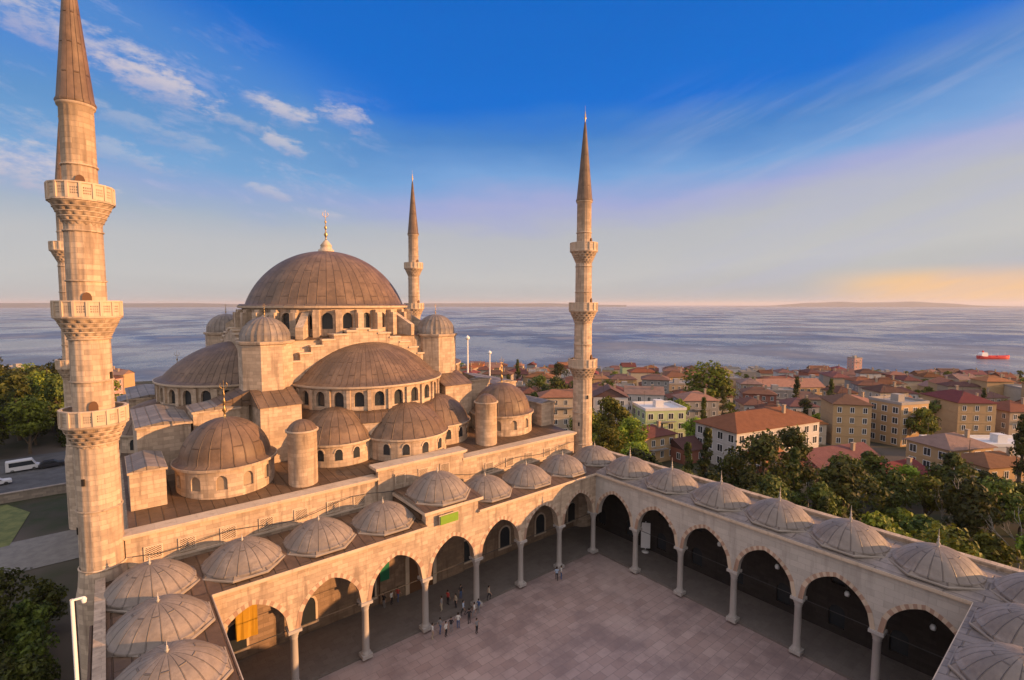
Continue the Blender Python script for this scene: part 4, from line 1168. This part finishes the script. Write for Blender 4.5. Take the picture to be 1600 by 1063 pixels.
# ------------------------------------------------------------------ left side beyond the minaret: lawn, road, vehicles
def sheet(name, pts, z, mat):
    m = MB(); m.face([(x, y, z) for x, y in pts]); return struct(m, name, mat)
sheet('lawn', [(-78,53),(-63.5,55),(-62.5,69),(-66,76),(-78,76)], .02, M['grass'])
sheet('path', [(-90,44),(-55,44),(-55,56),(-90,56)], .016, M['path'])
sheet('road', [(-120,80),(-56,80),(-56,112),(-120,112)], .02, M['asphalt'])
m = MB(); m.box(-95,-55.6,77.2,77.8,-.3,1.5); m.box(-95,-55.5,77.1,77.9,1.5,1.65)
tag(m.build('garden_wall', M['dark_stone']), 'low dark stone garden wall between lawn and road at the far left', 'wall')
def car_proto(col, van=False):
    root = empty('parked_car', (0,0,0)); L, W_, H = (4.4,1.75,1.45) if not van else (5.2,2.0,2.3)
    m = MB(); P_ = lambda u, d, z: (u, d-W_/2, z)
    pr = [(-L/2,.35),(L/2,.35),(L/2,.75),(L/2-.25,.88),(L/2-1.2,.95),(L/2-1.9,H),(-L/2+.9,H),(-L/2+.25,.98),(-L/2,.85)] if not van else [(-L/2,.35),(L/2,.35),(L/2,.9),(L/2-.6,1.15),(L/2-1.2,H),(-L/2+.1,H),(-L/2,H-.2)]
    m.prism(pr, P_, 0, W_); m.build('body', col, root)
    m = MB()
    for s_ in (-1, 1):
        y0 = s_*(W_/2+.01)
        if not van: q = [(L/2-1.3,.98),(L/2-1.95,H-.08),(-L/2+.95,H-.08),(-L/2+.5,.98)]
        else: q = [(L/2-.75,1.2),(L/2-1.25,H-.2),(-L/2+.5,H-.2),(-L/2+.5,1.2)]
        m.face([(u, y0, z) for u, z in q])
    m.build('side_window', M['glass'], root)
    for sx in (-1, 1):
        for sy in (-1, 1):
            m = MB(); P2 = lambda u, d, z, sx=sx, sy=sy: (sx*L*.31+u, sy*(W_/2-.1)+(d-.1), z)
            m.prism([(.32*math.cos(a*PI/8), .33+.32*math.sin(a*PI/8)) for a in range(16)], P2, 0, .22); m.build('wheel', M['iron'], root)
    return root
carcols = [('white', (.6,.6,.6)), ('silver', (.4,.41,.42)), ('dark red', (.2,.03,.03)), ('black', (.03,.03,.035)), ('blue', (.05,.09,.2))]
CM = {}
for n_, c in carcols: CM[n_] = plain('paint_'+n_.replace(' ', '_'), c, .3, var=.05, spec=.6)
for i, (x, y, rz, cn_, van) in enumerate(((-66,99,.1,'white',True),(-73,100,.1,'silver',False),(-79.5,100.5,.1,'dark red',False),(-61.5,98.5,.1,'black',False),(-69,90,.15,'white',False),(-76,90.5,.1,'blue',False))):
    c = car_proto(CM[cn_], van); c.location = (x, y, .03); c.rotation_euler.z = rz
    tag(c, '%s %s parked in %s row left of the big minaret, %s' % (cn_, 'van' if van else 'car', 'farther' if y > 95 else 'nearer', ['second from right','third from right','leftmost','nearest the minaret','on its right','on its left'][i]), 'van' if van else 'car', 'vehicles on the road at left')

# ------------------------------------------------------------------ signs, pole, fountain
m = MB(); m.box(-25.0, -22.8, -.62, -.5, 11.5, 12.4); m.box(-25.1, -22.7, -.5, -.45, 11.4, 12.5, 1)
tag(m.build('green_sign', [M['lime'], M['trim']]), 'lime green calligraphy panel over the central portico arch', 'sign')
m = MB(); m.box(-28.3, -27.2, 7.3, 7.42, 3.0, 5.0)
tag(m.build('notice_board', M['green']), 'green board on the back wall inside the portico, left of the main door', 'sign')
m = MB(); n_ = 6
for i in range(n_):
    x0, x1 = -43.0+i*.3, -43.0+(i+1)*.3
    m.face([(x0, 6.9+.07*math.sin(i*1.9), 2.6), (x1, 6.9+.07*math.sin((i+1)*1.9), 2.6), (x1, 6.95, 6.0), (x0, 6.95, 6.0)])
m.box(-43.05, -41.15, 6.96, 7.0, 2.6, 6.05)
tag(m.build('banner', M['yellow']), 'bright yellow cloth hanging inside the nearest left portico arch', 'banner')
root = empty('banner_stand', (5.6, -4.3, .25))
m = MB(); m.lathe([(.5,.25),(.5,.33),(.1,.36)], (5.6,-4.3), 12); m.tube((5.6,-4.3,.3),(5.6,-4.3,4.6),.05); m.build('stand', M['white'], root)
m = MB(); m.obox((5.6,-4.3), R(-50), .62, .03, .8, 4.4); m.build('banner_cloth', M['white'], root)
tag(root, 'tall white upright banner standing in the first dark arch of the right arcade', 'banner')
root = empty('light_pole', (-53.5, -9.0, 0))
m = MB(); m.tube((-53.5,-9.0,0),(-53.5,-9.0,18.4),.12,.09,10); m.build('pole', M['white'], root)
m = MB(); m.box(-53.5,-53.0,-9.04,-8.96,18.3,18.4); m.lathe([(.1,18.05),(.14,18.25),(.05,18.4)], (-53.0,-9.0), 8); m.build('lamp_head', M['white'], root)
m = MB(); m.lathe([(.3,-.05),(.3,.25),(.14,.35)], (-53.5,-9.0), 10); m.build('base', M['iron'], root)
tag(root, 'thin white light pole at the bottom left corner below the big minaret', 'light pole')
for k in range(6):
    y_ = YB-(k+.5)*S
    root = empty('hanging_lamp', (3.2, y_, 10.9))
    m = MB(); m.tube((3.2,y_,10.98),(3.2,y_,6.9),.02,n=4); m.build('chain', M['iron'], root)
    m = MB(); m.lathe([(.02,6.95),(.16,6.9),(.24,6.7),(.2,6.48),(.02,6.4)], (3.2,y_), 10); m.build('globe', M['white'], root)
    tag(root, 'white globe lamp hanging in %s right-arcade arch from far corner' % ordn(k), 'lamp', 'lamps hanging in the right arcade')
for (x, y, zt, lb) in ((27.6, 72, 26.0, 'tall thin pale mast standing against the sea just right of the dome towers'), (48.7, 90, 19.2, 'shorter pale mast against the sea, right of the tall thin one')):
    z0 = gz(x, y); root = empty('light_mast', (x, y, z0))
    m = MB(); m.tube((x,y,z0-.3),(x,y,zt-.6),.34,.20,10); m.build('pole', M['white'], root)
    m = MB(); m.lathe([(.05,zt-1.3),(.6,zt-1.1),(.62,zt-.5),(.3,zt-.3),(.05,zt)], (x,y), 10); m.build('lamp_ring', M['white'], root)
    tag(root, lb, 'light mast')
# ablution fountain, its finial peeks over the bottom edge
fx, fy = -24.6, -19.5
ftn = empty('ablution_fountain', (fx, fy, 0)); tag(ftn, 'small domed hexagonal fountain in the courtyard, only its tip showing at the bottom edge', 'fountain')
m = MB(); m.lathe([(2.6,0),(2.6,.2),(2.2,.2),(2.2,1.0),(2.3,1.1)], (fx,fy), 6, smooth=False); m.build('basin', M['stone2'], ftn)
for i in range(6):
    a = i*PI/3; m = MB(); m.lathe([(.2,.2),(.14,.4),(.13,2.6),(.22,2.85)], (fx+2.4*math.cos(a), fy+2.4*math.sin(a)), 10); m.build('column', M['column'], ftn)
m = MB(); m.lathe([(2.8,2.85),(2.8,3.3),(2.5,3.4)], (fx,fy), 6, smooth=False); m.build('entablature', M['stone2'], ftn)
m = MB(); m.lathe(cap(2.3, 1.2, 3.4, 8, .03), (fx,fy), 24, seams=16); fd = m.build('dome', M['leadg'], ftn); finial(fx, fy, 4.65, 1.2, fd, .1)

# ------------------------------------------------------------------ ship
sx_, sy_ = 830, 60
root = empty('ship', (sx_, sy_, -35))
ang = R(39)
def PS(u, d, z): 
    c_, s_ = math.cos(-ang), math.sin(-ang)
    return (sx_+u*c_-d*s_, sy_+u*s_+d*c_, z-35)
M['shipred'] = plain('red_hull_paint', (.55,.03,.03), .5, var=.12)
m = MB()
hull = [(-19,4.6),(-20,1.2),(-18,-.5),(16,-.5),(20,4.2),(14,3.4),(-12,3.4)]
rows_ = []
for (u, w0, zt) in ((-20,3.0,4.4),(-16,4.0,3.6),(-8,4.3,3.3),(4,4.3,3.3),(12,3.6,3.6),(17,1.9,4.3),(20,.05,5.0)):
    rows_.append([PS(u,-w0,zt), PS(u,-w0*.92,1.2), PS(u*.97,-w0*.6,-.8), PS(u*.97,w0*.6,-.8), PS(u,w0*.92,1.2), PS(u,w0,zt)])
m.grid(rows_, [[(0,0)]*6 for _ in rows_], smooth=False)
m.face([r[0] for r in rows_]+[r[5] for r in reversed(rows_)]); m.face([rows_[0][i] for i in range(6)])
m.build('hull', M['shipred'], root)
m = MB(); m.prism([(-18,3.4),(-10,3.4),(-10,6.2),(-11,8.4),(-17,8.4),(-18,6.2)], PS, -2.6, 2.6); m.build('bridge', M['white'], root)
m = MB(); m.prism([(-15.4,8.4),(-13.6,8.4),(-13.8,10.6),(-15.2,10.6)], PS, -.7, .7); m.build('funnel', M['shipred'], root)
for u in (-4, 5, 14):
    m = MB(); a = PS(u, 0, 3.3); m.tube(a, (a[0], a[1], a[2]+5.5), .16, .08); m.build('mast', M['white'], root)
for u in (-4, 5): m = MB(); m.prism([(u-2.8,3.35),(u+3.4,3.35),(u+3.4,4.3),(u-2.8,4.3)], PS, -2.8, 2.8); m.build('hatch', M['shipred'], root)
tag(root, 'small red cargo ship with white bridge on the sea at right', 'ship')

# ------------------------------------------------------------------ people
def skinned(verts, edges, radii, sub=1):
    me = bpy.data.meshes.new('body'); me.from_pydata(verts, edges, [])
    o = bpy.data.objects.new('tmp_body', me); COL.objects.link(o)
    md_ = o.modifiers.new('s', 'SKIN'); md_.use_smooth_shade = True
    for i, r in enumerate(radii): me.skin_vertices[0].data[i].radius = (r if isinstance(r, tuple) else (r, r))
    me.skin_vertices[0].data[0].use_root = True
    ms = o.modifiers.new('u', 'SUBSURF'); ms.levels = sub; ms.render_levels = sub
    dg = bpy.context.evaluated_depsgraph_get(); dg.update()
    res = bpy.data.meshes.new_from_object(o.evaluated_get(dg)); bpy.data.objects.remove(o)
    return res
def person_mesh(pose):
    V = [(0,0,.95)]; E_ = []; Rr = [(.15,.11)]
    def add(p, r, par): V.append(p); Rr.append(r); E_.append((par, len(V)-1)); return len(V)-1
    sw = .22 if pose == 'walk' else .0
    w = add((0,0,1.12), (.14,.10), 0); ch = add((0,.01,1.32), (.17,.115), w); nk = add((0,0,1.47), .06, ch); jn = add((0,-.01,1.53), .055, nk)
    hd = add((0,-.02,1.62), (.08,.10), jn); add((0,-.01,1.71), (.07,.085), hd); add((0,-.125,1.61), .018, hd)
    for s in (-1, 1):
        hp_ = add((s*.09,0,.90), .095, 0); f = s*sw
        kn = add((s*.10,-f*.9-.02,.50), .062, hp_); an = add((s*.10,f*-.7+.04 if s*sw > 0 else .06-f*.8,.09), .042, kn)
        add((s*.11,V[an][1]-.16,.04), (.04,.03), an)
        sh = add((s*.19,0,1.40), .062, ch)
        if pose == 'phone' and s == 1: el_ = add((s*.26,-.06,1.14), .043, sh); wr = add((s*.14,-.27,1.30), .03, el_); dirn = Vector((-.3,-.5,.5))
        else: el_ = add((s*.27,.03+f*.4,1.13), .043, sh); wr = add((s*.28,-.06+f*.9,.89), .03, el_); dirn = Vector((0,-.15,-1))
        dirn.normalize(); pm = add(tuple(Vector(V[wr])+dirn*.07), (.038,.022), wr)
        side = dirn.cross(Vector((s,0,0))).normalized()
        for q, ln in zip((-.03,-.01,.012,.032), (.06,.072,.066,.05)):
            b = add(tuple(Vector(V[pm])+dirn*.03+side*q), .009, pm); add(tuple(Vector(V[b])+dirn*ln+Vector((-s*.012,0,0))), .008, b)
        add(tuple(Vector(V[pm])+side*-.055+dirn*.01), .010, pm)
    me = skinned(V, E_, Rr)
    for i in range(3): me.materials.append(None)
    me.materials.clear()
    for n_ in ('skin','shirt_a','trousers_a'): me.materials.append(M[n_])
    for p in me.polygons:
        c = p.center; p.use_smooth = True
        arm = abs(c.x) > .215 and c.z > .7
        p.material_index = 2 if c.z < .97 and not arm and c.z > .08 else (1 if (c.z > .97 and c.z < 1.47 and (not arm or c.z > 1.18)) else (2 if c.z < .08 else 0))
    return me
M['skin'] = plain('skin', (.42,.26,.18), .6, var=.08)
cl = {'white': (.65,.64,.60), 'black': (.03,.03,.035), 'blue': (.07,.12,.25), 'red': (.40,.06,.05), 'grey': (.25,.25,.26), 'beige': (.45,.38,.28), 'pale blue': (.35,.45,.58)}
for n_, c in cl.items(): M['c'+n_] = plain('cloth_'+n_.replace(' ', '_'), c, .85, var=.12, scale=6)
M['shirt_a'] = M['cwhite']; M['trousers_a'] = M['cblack']; M['hair'] = plain('dark_hair', (.025,.017,.012), .7)
PM = {k: person_mesh(k) for k in ('stand', 'walk', 'phone')}
hm = MB(); hm.lathe([(.098,1.60),(.105,1.66),(.10,1.72),(.07,1.775),(.02,1.80)], (0,.012), 14, mod=lambda a, z: 1 if math.sin(a) > -.45 or z > 1.69 else .72)
HM = hm.mesh('hair', [M['hair']])
ppl = [(697,995,'stand',.3,'white','black'),(688,990,'walk',2.0,'grey','blue'),(676,999,'stand',1.2,'white','beige'),(705,988,'phone',-.5,'black','grey'),
       (716,982,'stand',2.6,'white','blue'),(724,962,'walk',.7,'pale blue','black'),(712,950,'stand',-1.5,'beige','black'),(700,945,'stand',1.8,'red','black'),
       (733,975,'phone',3.0,'black','black'),(745,990,'stand',.2,'grey','black'),(741,965,'walk',-2.2,'white','grey'),(764,938,'walk',1.1,'beige','black'),
       (720,935,'stand',0,'black','blue'),(870,907,'walk',2.4,'pale blue','black'),(877,905,'stand',1.0,'white','blue'),(612,945,'stand',.5,'white','black'),
       (622,940,'walk',2.2,'red','blue'),(690,955,'stand',-2.5,'grey','beige'),(748,958,'stand',1.9,'blue','grey'),(600,950,'stand',-1.1,'black','grey')]
srt = sorted(range(len(ppl)), key=lambda i: ppl[i][0])
for i, (px, py, pose, rz, sh, tr) in enumerate(ppl):
    r = Vector(cF) + cR*((px-800)/FPX) - cU*((py-531.5)/FPX); zf = -.02
    t = (zf-CAM[2])/r.z; x, y = CAM[0]+r.x*t, CAM[1]+r.y*t
    if y > YB-.6 or x > X1-.6: zf = .25; t = (zf-CAM[2])/r.z; x, y = CAM[0]+r.x*t, CAM[1]+r.y*t
    root = empty('person', (x, y, zf), rz); sc = 1.0 if i % 3 else .95
    root.scale = (sc, sc, sc)
    b = inst(PM[pose], 'body', root)
    for sl, mt in ((1, 'c'+sh), (2, 'c'+tr)): b.material_slots[sl].link = 'OBJECT'; b.material_slots[sl].material = M[mt]
    inst(HM, 'hair', root)
    where = 'in the central group' if 660 < px < 756 else ('under the portico' if px < 640 else ('right of the group' if px < 800 else 'near the far corner'))
    tag(root, 'person in %s top, %s trousers, %s %s, %s from left' % (sh, tr, {'stand':'standing','walk':'walking','phone':'raising phone'}[pose], where, ordn(srt.index(i))), 'person', 'visitors in the courtyard')

# ------------------------------------------------------------------ haze
mh = bpy.data.materials.new('air_haze'); mh.use_nodes = True
T = NT(mh.node_tree); T.n.clear()
pv = T.new('ShaderNodeVolumePrincipled'); pv.inputs['Color'].default_value = (.86,.88,.93,1); pv.inputs['Density'].default_value = 4.6e-5; pv.inputs['Anisotropy'].default_value = .1
oo = T.new('ShaderNodeOutputMaterial'); T.l.new(pv.outputs[0], oo.inputs['Volume'])
m = MB(); m.box(-42000, 42000, -42000, 42000, -70, 160)
tag(m.build('haze', mh), kind='stuff')
for o in bpy.data.objects:
    for k in ('_w', '_pale'):
        if k in o: del o[k]
